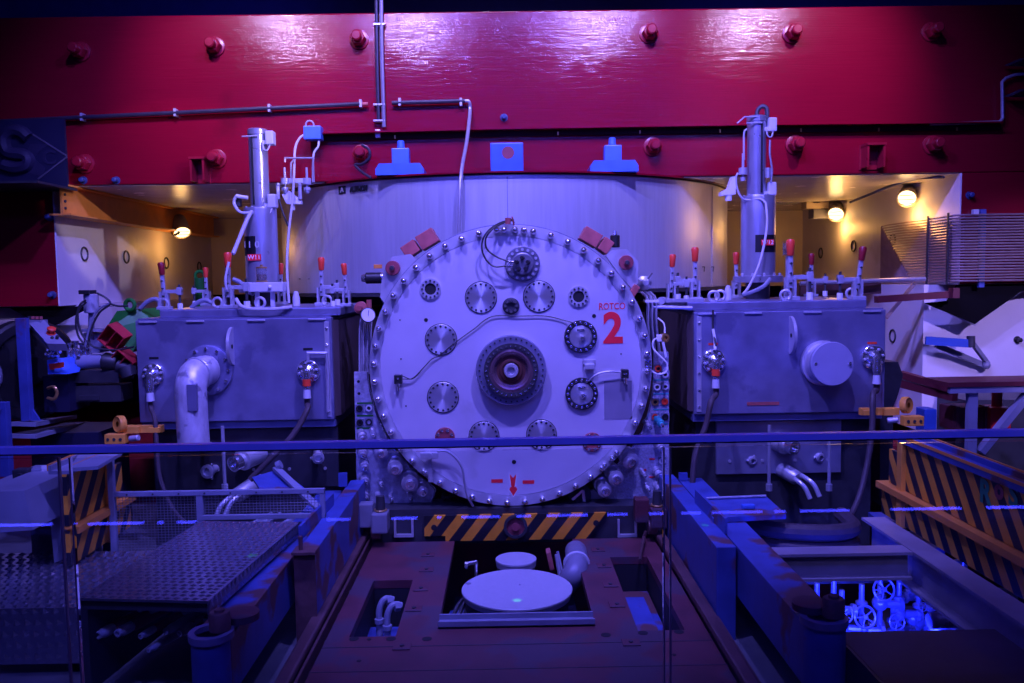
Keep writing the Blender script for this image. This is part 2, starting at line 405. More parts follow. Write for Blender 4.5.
# ------------------------------------------------------------------ conduits on the beam
def PY(px, py, off=.05): return W(px, py, YF-off)
t = thing('conduit_run', 'dark horizontal conduit across the upper left of the red beam', 'pipe', PY(200, 112))
b = MB(); b.tube([PY(-30, 123), PY(110, 116), PY(256, 109), PY(360, 104)], .019, 8, 3); b.build('pipe', M_dpipe, t)
for px, py in ((83, 117.5), (176, 113), (270, 108.5), (361, 104)):
    p = PY(px, py, .03); b = MB(); b.box((p.x, YF-.03, p.z), (.02, .07, .065)); b.build('clip', M_zinc, t, False)
b = MB(); b.tube([PY(362, 104), PY(368, 104)], .016, 8); b.build('coupling', M_copper, t)
t = thing('conduit_run', 'dark conduit turning down into a white hose on the red beam', 'pipe', PY(430, 102))
b = MB(); b.tube([PY(392, 103), PY(465, 101)], .019, 8); b.build('pipe', M_dpipe, t)
for px in (400, 461): p = PY(px, 102.5, .03); b = MB(); b.box((p.x, YF-.03, p.z), (.02, .07, .065)); b.build('clip', M_zinc, t, False)
b = MB(); b.tube([PY(392, 103), PY(397, 103)], .017, 8); b.build('coupling', M_copper, t)
b = MB(); b.tube([PY(464, 101), PY(469, 102), PY(470, 112), W(467, 140, 7.3), W(462, 168, 7.08), W(460, 195, 7.0), W(459, 240, 7.0)], .016, 8); b.build('hose', M_conduit, t)
t = thing('conduit_riser', 'pair of upright metal conduits in the upper middle of the red beam', 'pipe', PY(380, 60))
b = MB(); b.tube([PY(376, -8), PY(377, 60), PY(378.5, 120)], .016, 8); b.build('pipe', M_dpipe, t)
b = MB(); b.tube([PY(381, -8), PY(382, 60), PY(384, 127)], .018, 8); b.build('pipe', mat('dim_conduit', (.22, .20, .27), .4, .3), t)
for py in (25, 105, 121): p = PY(379.5, py, .03); b = MB(); b.box((p.x, YF-.03, p.z), (.10, .07, .014)); b.build('clip', M_zinc, t, False)
p = PY(378, 134, .04); b = MB(); b.box((p.x, YF-.035, p.z), (.045, .07, .07), None, .006); b.build('junction', M_zinc, t, False)
t = thing('cable_duct', 'long dark horizontal duct across the red beam above the casing', 'duct', PY(600, 132))
b = MB()
for (a0, b0, a1, b1) in ((322, 138, 512, 133.5), (512, 133.5, 745, 130), (745, 130, 1000, 127)):
    b.beam(PY(a0, b0, .018), PY(a1, b1, .018), .03, .05)
b.build('channel', mat('shaded_duct_red', (.03, .001, .006), .6, spec=.2), t, False)  # near-black colour holds the shadow under the overhanging lid
b = MB()
for (a0, b0, a1, b1) in ((322, 134, 512, 129.3), (512, 129.3, 745, 125.6), (745, 125.6, 1000, 123)):
    b.beam(PY(a0, b0, .058), PY(a1, b1, .058), .11, .012)
b.build('lid', M_red, t, False)
for px, py in ((395, 137), (558, 133.5), (640, 132), (720, 131), (801, 130), (879, 129.5), (957, 129)):
    p = PY(px, py, .04); b = MB(); b.box((p.x, YF-.038, p.z), (.012, .012, .03)); b.build('clip', M_brass, t, False)
b = MB(); b.tube([PY(930, 124), PY(1000, 122), PY(1002.5, 118), PY(1002, 82), PY(1006, 78), PY(1016, 74.5), PY(1040, 74)], .014, 8, 1, False); tag(b.build('conduit', M_conduit), 'bent silver conduit at the right end of the red beam', 'pipe')
for py, lab in ((63, 'upper'), (94, 'lower')):
    b = MB(); b.prism([PY(1008, py+3, .1), PY(1024, py-4, .3), PY(1060, py-6, .3), PY(1060, py+4, .1)], (0, .06, .02)); tag(b.build('arm_bracket', M_navy, None, False), f'{lab} dark bracket arm at the right edge of the red beam', 'bracket')

# navy board, upper left
P0 = W(-60, 121, 7.45); P1 = W(68, 187, 7.45)
t = thing('banner_board', 'navy board with a pale letter and diamond outline at the upper left', 'board', ((P0.x+P1.x)/2, 7.45, P1.z))
b = MB(); b.bx(P0.x, P1.x, 7.44, 7.47, P1.z, P0.z); b.build('panel', M_navy, t, False)
M_pale = mat('faded_print', (.022, .019, .05), .5)
b = MB(); Bq = lambda x, y: W(x, y, 7.436)
for a0, a1 in (((18, 125), (67, 156)), ((67, 157), (38, 179)), ((18, 125), (-30, 156))): b.beam(Bq(*a0), Bq(*a1), .006, .012)
b.build('outline', mat('thin_line_print', (.10, .09, .12), .5), t, False)
lettering('lettering', 'C', Bq(49, 158), .17, M_pale, t, .002, None, .004)
b = MB(); b.tube([Bq(29, 138), Bq(22, 132), Bq(12, 131), Bq(5, 137), Bq(5, 147), Bq(10, 153), Bq(24, 155), Bq(29, 160), Bq(26, 166), Bq(15, 168), Bq(4, 165)], .055, 8); b.build('emblem', M_pale, t)
b = MB(); b.prism([Bq(30, 144), Bq(48, 144), Bq(33, 158), Bq(45, 168), Bq(43, 177), Bq(20, 170)], (0, .003, 0)); b.build('emblem', M_pale, t, False)
b = MB(); b.bx(P0.x, P1.x+.01, 6.95, 7.595, P1.z-.02, P1.z-.002); tag(b.build('shelf', M_dark, None, False), 'dark ledge under the navy board', 'shelf')
# ------------------------------------------------------------------ round cover
YD = 6.0
def D(px, py, off=0.): return W(px, py, YD-off)
dc = D(511, 367); RD = U(142, YD)
N_ = V3((0, -1, 0))
dk = thing('round_cover', 'big silver round cover with studded rim and a red number 2', 'machine cover', (dc.x, YD, dc.z-RD))
b = MB(); b.lathe((dc.x, YD+.10, dc.z), N_, [(RD*.99, 0), (RD, .01), (RD, .085), (RD*.993, .092), (RD*.925, .094), (RD*.92, .1), (0, .1)], 144); b.build('face_plate', M_disc, dk)
b = MB(); b.ring((dc.x, YD+.006, dc.z), N_, RD*.998, RD*.925, .008, 144); b.build('rim_ring', M_steel, dk)
angs = [2.5+7.5*k for k in range(48)]+[6.2, -2.0, 221, 139, 133]
for a in angs:
    a = math.radians(a); p = V3((dc.x+RD*.963*math.sin(a), YD, dc.z+RD*.963*math.cos(a)))
    b = MB(); b.lathe(p, N_, [(.021, 0), (.021, .012), (.024, .014), (.024, .042), (.022, .054), (.016, .064), (.008, .069), (0, .070)], 14); b.build('stud', M_chrome, dk)
drum = thing('vacuum_drum', 'dark horizontal drum body behind the round silver cover', 'drum', (dc.x, 6.7, dc.z-RD))
b = MB(); b.lathe((dc.x, 7.05, dc.z), N_, [(RD*.97, 0), (RD*.97, .93)], 96); b.build('shell', M_dark, drum)
b = MB(); b.ring((dc.x, 6.18, dc.z), N_, RD*1.015, RD*.9, .05, 120); b.build('flange', M_tank, drum)

M_spun = mat('spun_metal', (.85, .84, .90), .32, .8, .04, 6)
def radial_brush(m):
    nt = m.node_tree; N = nt.nodes; L = nt.links; bs = N['Principled BSDF']
    bs.inputs['Anisotropic'].default_value = .85
    tg = N.new('ShaderNodeTangent'); tg.direction_type = 'RADIAL'; tg.axis = 'Y'; L.new(tg.outputs[0], bs.inputs['Tangent']); bs.inputs['Anisotropic Rotation'].default_value = .25
radial_brush(M_spun)
def port(px, py, rp, kind):
    c = D(px, py); r = U(rp, YD); y = YD-.0005
    c = V3((c.x, y, c.z))
    b = MB()
    if kind == 'cover':
        b.ring(c, N_, r*1.04, r*.985, .004, 48); b.build('port_ring', M_dark, dk)
        b = MB(); b.lathe(c, N_, [(r*.985, 0), (r*.985, .008), (r*.97, .010), (0, .0102)], 64); q = b.build('port_cover', M_spun, dk)
        for k in range(16):
            a = 2*PI*k/16; p = c+V3((math.cos(a)*r*.86, -.010, math.sin(a)*r*.86))
            b = MB(); b.lathe(p, N_, [(.0085, 0), (.0085, .004), (.004, .006)], 8); b.build('screw', M_dark, q)
    elif kind == 'knob':
        b.ring(c, N_, r*1.06, r*.74, .022, 48); q = b.build('port_ring', mat('black_ring', (.05, .05, .065), .35, .4), dk)
        for k in range(16):
            a = 2*PI*k/16; p = c+V3((math.cos(a)*r*.9, -.022, math.sin(a)*r*.9))
            b = MB(); b.lathe(p, N_, [(.010, 0), (.010, .006), (.006, .008)], 8); b.build('screw', M_chrome, q)
        b = MB(); b.lathe(c, N_, [(r*.75, 0), (r*.75, .016), (r*.7, .02), (0, .02)], 48); q = b.build('port_cover', M_spun, dk)
        b = MB(); b.lathe(c+V3((.01, -.018, -.01)), N_, [(.02, 0), (.02, .04), (.014, .05)], 14); b.box(c+V3((0, -.026, r*.45)), (.05, .012, .012)); b.build('knob', M_chrome, q)
    elif kind == 'hole':
        b.ring(c, N_, r, r*.55, .012, 32); q = b.build('port_ring', M_steel, dk)
        b = MB(); b.lathe(c, N_, [(r*.55, 0), (r*.55, .003)], 24); b.build('opening', M_hole, q)
        for k in range(12):
            a = 2*PI*k/12; p = c+V3((math.cos(a)*r*.78, -.012, math.sin(a)*r*.78))
            b = MB(); b.lathe(p, N_, [(.008, 0), (.008, .006)], 6); b.build('screw', M_dark, q)
    elif kind == 'red':
        b.lathe(c, N_, [(r, 0), (r, .008), (r*.96, .01)], 32); q = b.build('port_cover', M_bush, dk)
        for k in range(8):
            a = 2*PI*(k+.5)/8; p = c+V3((math.cos(a)*r*.75, -.010, math.sin(a)*r*.75))
            b = MB(); b.lathe(p, N_, [(.012, 0), (.012, .008), (.006, .01)], 8); b.build('screw', M_chrome, q)
    elif kind == 'sock':
        b.lathe(c, N_, [(r, 0), (r, .014), (r*.9, .018), (r*.4, .018), (r*.4, .005), (0, .005)], 32); q = b.build('port_ring', M_dark, dk)
        for k in range(8):
            a = 2*PI*k/8; p = c+V3((math.cos(a)*r*.68, -.018, math.sin(a)*r*.68))
            b = MB(); b.lathe(p, N_, [(.010, 0), (.010, .008)], 8); b.build('screw', M_chrome, q)
for px, py, r, k in ((481, 297.5, 15.5, 'cover'), (539, 296.5, 15.5, 'cover'), (441, 339.5, 15.5, 'cover'), (443, 397, 15.5, 'cover'), (484, 436, 15, 'cover'), (541.5, 434.5, 15, 'cover'),
                     (580.5, 336.5, 15.5, 'knob'), (581.5, 393.5, 15.5, 'knob'), (430.5, 289, 10.5, 'hole'), (578.5, 296.5, 10.5, 'hole'), (445, 437, 10, 'red'), (592, 442, 10, 'red'), (511, 306, 8.5, 'sock')):
    port(px, py, r, k)
for px, py, r in ((426, 320, 2), (594, 316, 2), (514, 462, 2.2), (400, 320, .7), (401, 359, .8), (406, 406, .8), (621, 354, .8)):
    p = D(px, py); b = MB(); b.lathe((p.x, YD+.001, p.z), N_, [(U(r, YD), 0), (U(r, YD), .003)], 14); b.build('bolt_hole', M_hole, dk)
# centre hub
c = D(511, 369); c = V3((c.x, YD, c.z)); u = lambda r: U(r, YD)
b = MB(); b.lathe(c, N_, [(u(35), 0), (u(35), .075), (u(34), .085), (u(27), .085), (u(26.5), .075), (0, .075)], 72); hub = b.build('hub_flange', mat('blued_steel', (.30, .30, .42), .35, .55, .06, 6), dk)
for k in range(36):
    a = 2*PI*k/36; p = c+V3((math.cos(a)*u(31.5), -.085, math.sin(a)*u(31.5))); b = MB(); b.lathe(p, N_, [(.007, 0), (.007, .006)], 6); b.build('screw', M_dark, hub)
b = MB(); b.ring(c+V3((0, -.07, 0)), N_, u(27), u(22), .045, 64); hr = b.build('hub_ring', M_dark, dk)
for k in range(32):
    a = 2*PI*k/32; p = c+V3((math.cos(a)*u(24.5), -.115, math.sin(a)*u(24.5))); b = MB(); b.lathe(p, N_, [(.007, 0), (.007, .005)], 6); b.build('screw', M_chrome, hr)
b = MB(); b.lathe(c+V3((0, -.07, 0)), N_, [(u(22), 0), (u(22), .035), (u(19), .04), (u(17), .034), (u(16.5), .012), (u(14.5), .006), (0, .005)], 64, True, False); b.build('bush', mat('reddish_brown_bush', (.26, .15, .17), .28, .6), dk)
b = MB(); b.lathe(c+V3((0, -.073, 0)), N_, [(u(14.5), 0), (u(14.5), .005), (u(11.5), .006), (u(11), .02), (u(9), .022), (u(8.5), .007), (0, .006)], 48); b.build('shaft_ring', mat('brown_shaft', (.16, .06, .05), .35, .4), dk)
b = MB(); b.lathe(c+V3((0, -.07, 0)), N_, [(u(7.2), 0), (u(7.2), .05), (u(6.6), .056), (u(4.2), .056), (u(3.9), .03), (u(1.8), .028), (0, .034)], 40); b.build('shaft_end', M_steel, dk)
# top hub with feedthroughs
c = D(522.5, 264); c = V3((c.x, YD, c.z))
b = MB(); b.lathe(c, N_, [(u(17.5), 0), (u(17.5), .02), (u(16.8), .024), (u(11), .024), (u(11), .05), (u(10), .055), (0, .055)], 48); th = b.build('feedthrough_flange', mat('dim_flange', (.22, .22, .27), .35, .5), dk)
for k in range(16):
    a = 2*PI*k/16; p = c+V3((math.cos(a)*u(14.3), -.024, math.sin(a)*u(14.3))); b = MB(); b.lathe(p, N_, [(.011, 0), (.011, .008)], 8); b.build('screw', M_steel, th)
for k in range(5):
    a = 2*PI*k/5+.3; p = c+V3((math.cos(a)*u(6), -.05, math.sin(a)*u(6))); b = MB(); b.cyl(p, p+V3((-.01, -.05, 0)), .016, .012, 10); b.build('terminal', M_black, th)
b = MB(); b.cyl(D(513, 262, .08), D(508, 262, .09), .014, None, 10); b.cyl(D(512, 266, .08), D(506, 266, .09), .012, None, 10); b.build('plug', M_chrome, th)
t = thing('cable_loop', 'black cables looping from the top edge to the top flange of the round cover', 'cable', D(490, 250, .05))
for pts in (([508, 261], [497, 257], [487, 249], [486, 238], [494, 228], [506, 222], [514, 220]), ([506, 266], [493, 266], [484, 256], [482, 243], [488, 231], [500, 223], [512, 220])):
    b = MB(); b.tube([D(x, y, .09 if i < 5 else .01) for i, (x, y) in enumerate(pts)], .007, 6); b.build('cable', M_bcable, t)
b = MB(); b.tube([D(514, 225, .08), D(512, 217, .1), D(514, 223, .02)], .006, 6); b.cyl(D(508, 218, .05), D(508, 224, .05), .022, .02, 10); b.build('clamp', M_copper, t)
# sensors
t = thing('position_sensor', 'black sensor block with a thin cable at the left of the round cover', 'sensor', D(398, 383, .02))
p = D(398.5, 379, .02); b = MB(); b.box((p.x, YD-.03, p.z), (.055, .06, .065), None, .006); b.build('body', M_black, t, False)
b = MB(); b.cyl((p.x, YD-.06, p.z-.03), (p.x+.003, YD-.06, p.z-.08), .014, .009, 10); b.sph((p.x, YD-.062, p.z+.005), .008, 8); b.build('connector', M_chrome, t)
for dz in (0, .022):
    b = MB(); b.tube([(p.x+.03, YD-.03, p.z+dz), D(413, 378+dz*30, .02), D(425, 366, .018), D(432, 359, .018), D(440, 355, .014), D(456, 342, .014), D(474, 329, .014), D(492, 316.5, .014), D(520, 316, .014), D(545, 316, .014), D(563, 320, .014), D(574, 323, .03)], .0038, 6); b.build('cable', M_bcable, t)
t = thing('position_sensor', 'black sensor block with a silver cable at the right of the round cover', 'sensor', D(625, 380, .02))
p = D(624.5, 373.5, .02); b = MB(); b.box((p.x, YD-.03, p.z), (.052, .06, .065), None, .006); b.build('body', M_black, t, False)
b = MB(); b.cyl((p.x, YD-.06, p.z-.03), (p.x+.003, YD-.06, p.z-.075), .014, .009, 10); b.box((p.x, YD-.062, p.z), (.03, .004, .012)); b.build('connector', M_chrome, t)
b = MB(); b.tube([(p.x-.025, YD-.03, p.z+.01), D(610, 371.5, .04), D(600, 373, .04), D(594, 376, .04), D(589, 381, .03)], .006, 6); b.build('cable', M_conduit, t)
p = D(589, 364); b = MB(); b.bx(p.x-.045, p.x+.045, YD-.012, YD, p.z+.004, p.z+.03); b.bx(p.x-.035, p.x+.035, YD-.05, YD-.005, p.z-.035, p.z+.005, .006); b.bx(p.x-.045, p.x-.03, YD-.03, YD, p.z, p.z+.03); b.build('handle', M_steel, dk, False)
# grey patch, lettering
P0 = D(604, 381); P1 = D(632, 419); b = MB(); b.bx(P0.x, P1.x, YD-.002, YD+.002, P1.z, P0.z); b.build('patch', mat('grey_tape', (.22, .21, .27), .6), dk, False)
lettering('number', '2', D(613, 329.5, .002), .30, M_redmark, dk, .001, .140, .010)
lettering('lettering', 'ROTCO', D(612, 306.5, .002), .066, M_redmark, dk, .001, .185, .0)
for px, py, tx in ((497, 481, 'DOWN'), (528.5, 482, 'DOWN')):
    p = D(px, py); b = MB(); b.bx(p.x-.042, p.x+.042, YD-.002, YD+.002, p.z-.013, p.z+.013); b.build('label_plate', M_redmark, dk, False)
p = lambda x, y: D(x, y, .003)
b = MB(); b.prism([p(509.5, 474), p(513, 478), p(516.5, 474), p(515.5, 486), p(517.5, 489.5), p(513.3, 496), p(509.3, 489.5), p(511, 486)], (0, .002, 0)); b.build('arrow', M_redmark, dk, False)
b = MB()
for a0, a1 in (((509, 473), (511, 487)), ((517, 473), (515, 487)), ((508.5, 489), (513.3, 497)), ((518.3, 489), (513.3, 497))): b.beam(p(*a0)+V3((0, .001, 0)), p(*a1)+V3((0, .001, 0)), .004, .006)
b.build('arrow_outline', M_wht, dk, False)
# clamp with tube, bottom left
t = thing('tube_clamp', 'small silver clamp with a bent tube at the lower left of the round cover', 'clamp', D(430, 470, .02))
p = D(430, 454); b = MB(); b.box((p.x, YD-.05, p.z), (.13, .03, .045), None, .005); b.cyl((p.x, YD-.03, p.z), (p.x, YD-.085, p.z), .024, None, 12); b.bx(p.x-.015, p.x+.015, YD-.03, YD-.01, p.z-.2, p.z); b.build('bracket', M_steel, t, False)
b = MB(); b.tube([D(437, 451, .06), D(446, 451, .06), D(455, 457, .06), D(462, 468, .06), D(465, 485, .05), D(468, 497, .04), D(473, 506, .03)], .009, 8); b.build('tube', M_conduit, t)
# ears with red rollers
for sx, pts, rl, lab in ((-1, [(380, 297), (383, 272), (392, 257), (410, 254), (420, 262), (400, 290), (388, 308)], (392.5, 268), 'left'), (1, [(606, 256), (613, 250), (627, 249), (638, 261), (638, 283), (633, 290), (622, 278)], (626.5, 262.5), 'right')):
    t = thing('roller_lug', f'silver lug with a red roller at the upper {lab} of the round cover', 'lug', W(rl[0], rl[1]+20, 6.14))
    b = MB(); b.prism([W(x, y, 6.13) for x, y in pts], (0, .05, 0)); b.build('plate', M_steel, t, False)
    p = W(rl[0], rl[1], 6.1); b = MB(); b.lathe((p.x, 6.13, p.z), N_, [(.054, 0), (.054, .02), (.05, .035), (.02, .036), (.02, .06), (.014, .066), (0, .066)], 28); b.m(1).lathe((p.x, 6.065, p.z), N_, [(.018, 0), (.014, .02), (0, .022)], 12); b.build('roller', [M_bush, M_dark], t)
# red blocks on the drum rim
for cxp, cyp, w, h, a, lab in ((411.5, 249.5, 15.5, 13, 33, 'lower red block at the upper left rim of the round cover'), (428, 239.5, 19, 15, 30, 'upper red block at the upper left rim of the round cover'),
                          (590, 237.5, 19, 14, -31, 'upper red block at the upper right rim of the round cover'), (604.5, 246, 11, 14, -36, 'lower red block at the upper right rim of the round cover')):
    p = W(cxp, cyp, 6.32); b = MB(); b.box(p, (U(w, 6.3), .2, U(h, 6.3)), Matrix.Rotation(-math.radians(a), 3, 'Y'), .006)
    tag(b.build('wedge_block', M_copper, None, False), lab, 'block')
p = W(615, 240, 6.3); t = thing('vacuum_gauge', 'small black cylinder standing on the upper right lug', 'gauge', p-V3((0, 0, .06)))
b = MB(); b.cyl(p-V3((0, 0, .055)), p+V3((0, 0, .035)), .036, None, 16, .004); b.build('body', M_black, t); b = MB(); b.cyl(p+V3((0, 0, .035)), p+V3((0, 0, .065)), .018, .012, 10); b.build('tip', M_chrome, t)
p = W(375, 278, 6.3); t = thing('small_motor', 'small black cylinder motor left of the left lug', 'motor', p-V3((0, 0, .06)))
b = MB(); b.cyl(p-V3((.07, 0, 0)), p+V3((.05, 0, 0)), .042, None, 16, .006); b.build('body', M_black, t); b = MB(); b.cyl(p-V3((.1, 0, 0)), p-V3((.07, 0, 0)), .025, .03, 12); b.cyl(p+V3((.05, 0, 0)), p+V3((.07, 0, 0)), .046, None, 12); b.build('end_cap', M_chrome, t)
b = MB(); p = W(378, 266.5, 6.3); b.box(p, (.06, .03, .03), None, .003); tag(b.build('tag_block', M_orange, None, False), 'small orange block above the black motor left of the left lug', 'block')
# right upper valve and cable bundle
p = W(645, 283, 6.3); t = thing('hand_valve', 'small chrome valve at the right shoulder of the round cover', 'valve', p-V3((0, 0, .06)))
b = MB(); b.lathe(p+V3((0, .05, 0)), N_, [(.055, 0), (.055, .03), (.03, .05), (.03, .08), (.02, .09)], 16); b.build('body', M_steel, t); b = MB(); b.beam(p, p+V3((.05, -.03, .07)), .018, .012); b.build('lever', M_chrome, t, False)
p = W(633, 292, 6.12); b = MB(); b.box(p, (.05, .08, .11), Matrix.Rotation(.6, 3, 'Y'), .01); tag(b.build('terminal_block', M_copper, None, False), 'dark red terminal block at the right rim of the round cover', 'block')
t = thing('cable_bundle', 'bundle of dark cables hanging down right of the round cover', 'cables', W(651, 340, 6.2))
for k in range(9):
    x = 645.5+k*1.35; y = 6.26-.03*(k % 3)
    b = MB(); b.tube([W(x-6, 292, y+.1), W(x, 300, y), W(x+.3, 325, y), W(x+2.2+k*.3, 360, y+.05), W(x+2+k*.3, 380, y+.08)], .007, 5, 3); b.build('cable', M_conduit if k % 3 else M_bcable, t)
b = MB(); b.box(W(651, 301, 6.24), (.1, .1, .018)); b.build('tie', M_white2, t, False)
t = thing('cable_bundle', 'bundle of thin upright pipes hanging under the white dial left of the round cover', 'pipes', W(363, 370, 6.25))
for k in range(7):
    x = 359.5+k*1.9; b = MB(); b.tube([W(x+1, 318, 6.24), W(x, 335, 6.24+.02*(k % 2)), W(x, 374, 6.26)], .006, 6, 3); b.build('pipe', M_conduit if k % 2 else M_cable, t)
t = thing('dial_gauge', 'white round dial gauge left of the round cover', 'gauge', W(368, 322, 6.15))
p = W(368, 315, 6.13); nn = V3((.35, -1, .1)).normalized()
b = MB(); b.lathe(p-nn*-.05*-1, nn, [(.05, 0), (.055, .03), (.055, .055), (.05, .058), (.048, .052)], 28); b.build('case', M_dark, t); b = MB(); b.lathe(p, nn, [(.049, 0), (.049, .006)], 28); b.build('face', M_white2, t)
b = MB(); b.beam(p+nn*.007+V3((0, 0, -.01)), p+nn*.007+V3((.005, 0, .035)), .003, .003); b.build('needle', M_blk, t, False)
b = MB(); p = W(361, 308, 6.25); b.lathe(p, N_, [(.05, 0), (.045, .04), (.02, .045), (.02, .09)], 14); b.cyl(p+V3((.06, 0, -.03)), p+V3((.06, 0, .06)), .02, None, 10); tag(b.build('valve_block', M_copper), 'dark red valve body above the white dial', 'valve')

# ------------------------------------------------------------------ connector plates
def plate_mat(n, k):
    return mat(n, (.58, .58, .68), .38, .4, .3, k, .25)
lp = thing('connector_plate', 'grey plate full of connectors at the lower left of the round cover', 'panel', W(395, 510, 6.2))
YP = 6.16
def arc(pts): return [W(x, y, YP) for x, y in pts]
b = MB(); b.prism(arc([(354, 372), (367.5, 372), (369, 385), (373, 402), (380, 422), (390, 442), (402, 458), (418, 475), (434, 487.5), (434, 493), (431, 507), (364, 508), (359, 505), (357, 495)]), (0, .03, 0)); b.build('plate', plate_mat('speckled_plate', 30), lp, False)
b = MB(); b.tube([W(x, y, YP-.004) for x, y in ((367.5, 372), (369, 385), (373, 402), (380, 422), (390, 442), (402, 458), (418, 475), (434, 487.5), (434.5, 493), (431, 503))], .007, 6, 4); b.build('edge', M_chrome, lp)
def coupling(root, px, py, r, L, mt=M_steel, dz=-.02, mc=M_chrome):
    p = W(px, py, YP-L); r = U(r, YP); q = V3((p.x-.02, YP+.002, p.z+.03)); d = (p-q).normalized(); n = (p-q).length
    b = MB(); b.lathe(q, d, [(r, -.02), (r, n*.25), (r*.8, n*.3), (r*.8, n*.6), (r*.95, n*.62), (r*.95, n*.85), (r*.55, n*.88), (r*.55, n)], 16); o = b.build('coupling', mt, root)
    b = MB(); b.lathe(q+d*n, d, [(r*.55, -.01), (r*.5, .012), (r*.25, .014), (r*.25, .004), (0, .004)], 12); b.build('tip', mc, o)
for px, py, r, L in ((363, 439, 5, .06), (373, 436, 3, .09), (363, 455, 5, .07), (381, 454, 7, .16), (365, 468, 5, .07), (395, 470, 8, .17), (365, 483, 5, .06), (410, 485, 9, .14), (366, 498, 4.5, .05), (423, 493, 6, .12), (382, 486, 3, .04), (380, 500, 3, .04), (392, 500, 3, .05), (411, 499, 3, .04)):
    coupling(lp, px, py, r, L)
def socket(root, px, py, ring, core, s=3.2, plate=None):
    p = W(px, py, YP); y = YP
    if plate: b = MB(); b.bx(p.x-.032, p.x+.032, y-.004, y+.002, p.z-.03, p.z+.03); b.build('socket_plate', plate, root, False)
    b = MB(); b.ring((p.x, y, p.z), N_, U(s, y), U(s*.55, y), .014, 20); b.m(1).lathe((p.x, y, p.z), N_, [(U(s*.55, y), 0), (U(s*.55, y), .006)], 14); b.build('socket', [ring, core], root)
M_cyan = mat('turquoise_plate', (.05, .40, .42), .5)
for px, py, rg, co in ((359.5, 408.5, M_black, M_hole), (369, 408, M_wht, M_dark), (360, 422.5, M_black, M_hole), (369, 422, M_dark, M_lgrey)): socket(lp, px, py, rg, co, 3.4, M_grey)
for px, py in ((358.5, 381.5), (359, 393.5)): p = W(px, py, YP); b = MB(); b.lathe((p.x, YP+.001, p.z), N_, [(.011, 0), (.011, .003)], 10); b.build('bolt_hole', M_hole, lp)
for py in (403, 415.5, 428): p0 = W(357, py, YP); b = MB(); b.bx(p0.x, p0.x+.12, YP-.003, YP+.002, p0.z-.008, p0.z+.004); b.build('label_strip', M_green, lp, False)
rp_ = thing('connector_plate', 'grey plate full of connectors at the lower right of the round cover', 'panel', W(640, 508, 6.2))
b = MB(); b.prism(arc([(654, 352), (668.5, 352), (669.5, 502), (611, 504), (594, 488), (594, 483), (600, 478), (618, 464), (632, 448), (643, 430), (649, 410), (653, 390)]), (0, .03, 0)); b.build('plate', plate_mat('woven_plate', 60), rp_, False)
b = MB(); b.tube([W(x, y, YP-.004) for x, y in ((653, 390), (649, 410), (643, 430), (632, 448), (618, 464), (600, 478), (594, 484), (595, 489), (605, 499))], .007, 6, 4); b.build('edge', M_chrome, rp_)
for px, py, r, L, mt in ((632, 463, 9, .13, M_steel), (617, 480, 8, .2, M_steel), (606, 492, 8, .18, M_steel), (662, 425, 4, .1, M_cyan), (650, 428, 3, .05, M_steel), (661, 477, 5, .06, M_steel), (661, 491, 4.5, .05, M_steel), (662, 449, 4, .1, M_steel), (645, 476, 2.5, .05, M_steel), (649, 490, 2.5, .05, M_steel)):
    coupling(rp_, px, py, r, L, mt)
for px, py, rg, co in ((658, 368.5, M_grip, M_hole), (665, 374.5, M_lgrey, M_hole), (657, 387, M_wht, M_dark), (665, 386.5, M_lgrey, M_hole), (655, 402, M_brass, M_hole), (664.5, 401.5, M_grip, M_grip), (655, 417, M_grip, M_hole), (665, 417, M_black, M_dark), (662, 461, M_wht, M_lgrey)): socket(rp_, px, py, rg, co, 3.4, M_grey)
for px, py in ((652, 459), (643.5, 470), (652, 477)): p0 = W(px, py, YP); b = MB(); b.bx(p0.x-.02, p0.x+.02, YP-.003, YP+.002, p0.z-.006, p0.z+.006); b.build('label_strip', M_redmark, rp_, False)
for py in (380, 394, 409.5, 424): p0 = W(653, py, YP); b = MB(); b.bx(p0.x, p0.x+.115, YP-.003, YP+.002, p0.z-.004, p0.z+.004); b.build('label_strip', M_cyan, rp_, False)
# white cable with gold connector
t = thing('looped_cable', 'white looped cable with a gold connector right of the round cover', 'cable', W(655, 375, 6.05))
b = MB(); b.tube([W(660, 338, 6.06), W(654, 340, 6.05), W(653, 348, 6.05), W(660, 356, 6.04), W(667, 364, 6.04), W(666, 372, 6.04), W(657, 374, 6.04), W(650, 369, 6.05), W(648, 363, 6.0)], .007, 8); b.build('cable', M_wht, t)
b = MB(); b.tube([W(658, 318, 6.1), W(664, 324, 6.08), W(665, 333, 6.06)], .006, 6); b.build('cable', M_wht, t)
p = W(667, 338, 6.04); b = MB(); b.lathe(p+V3((-.02, .03, 0)), (.4, -1, 0), [(.02, -.05), (.03, -.02), (.033, .03), (.018, .032), (.018, .01), (0, .01)], 16); b.build('connector', M_brass, t)
p = W(660, 338, 6.06); b = MB(); b.box(p, (.05, .04, .05), None, .006); b.cyl(W(663, 342, 6.04), W(666, 357, 6.04), .01, None, 8); b.build('plug', M_white2, t)
p = W(647.5, 363, 6.0); b = MB(); b.box(p, (.05, .05, .055), None, .008); b.build('socket', M_chrome, t, False)
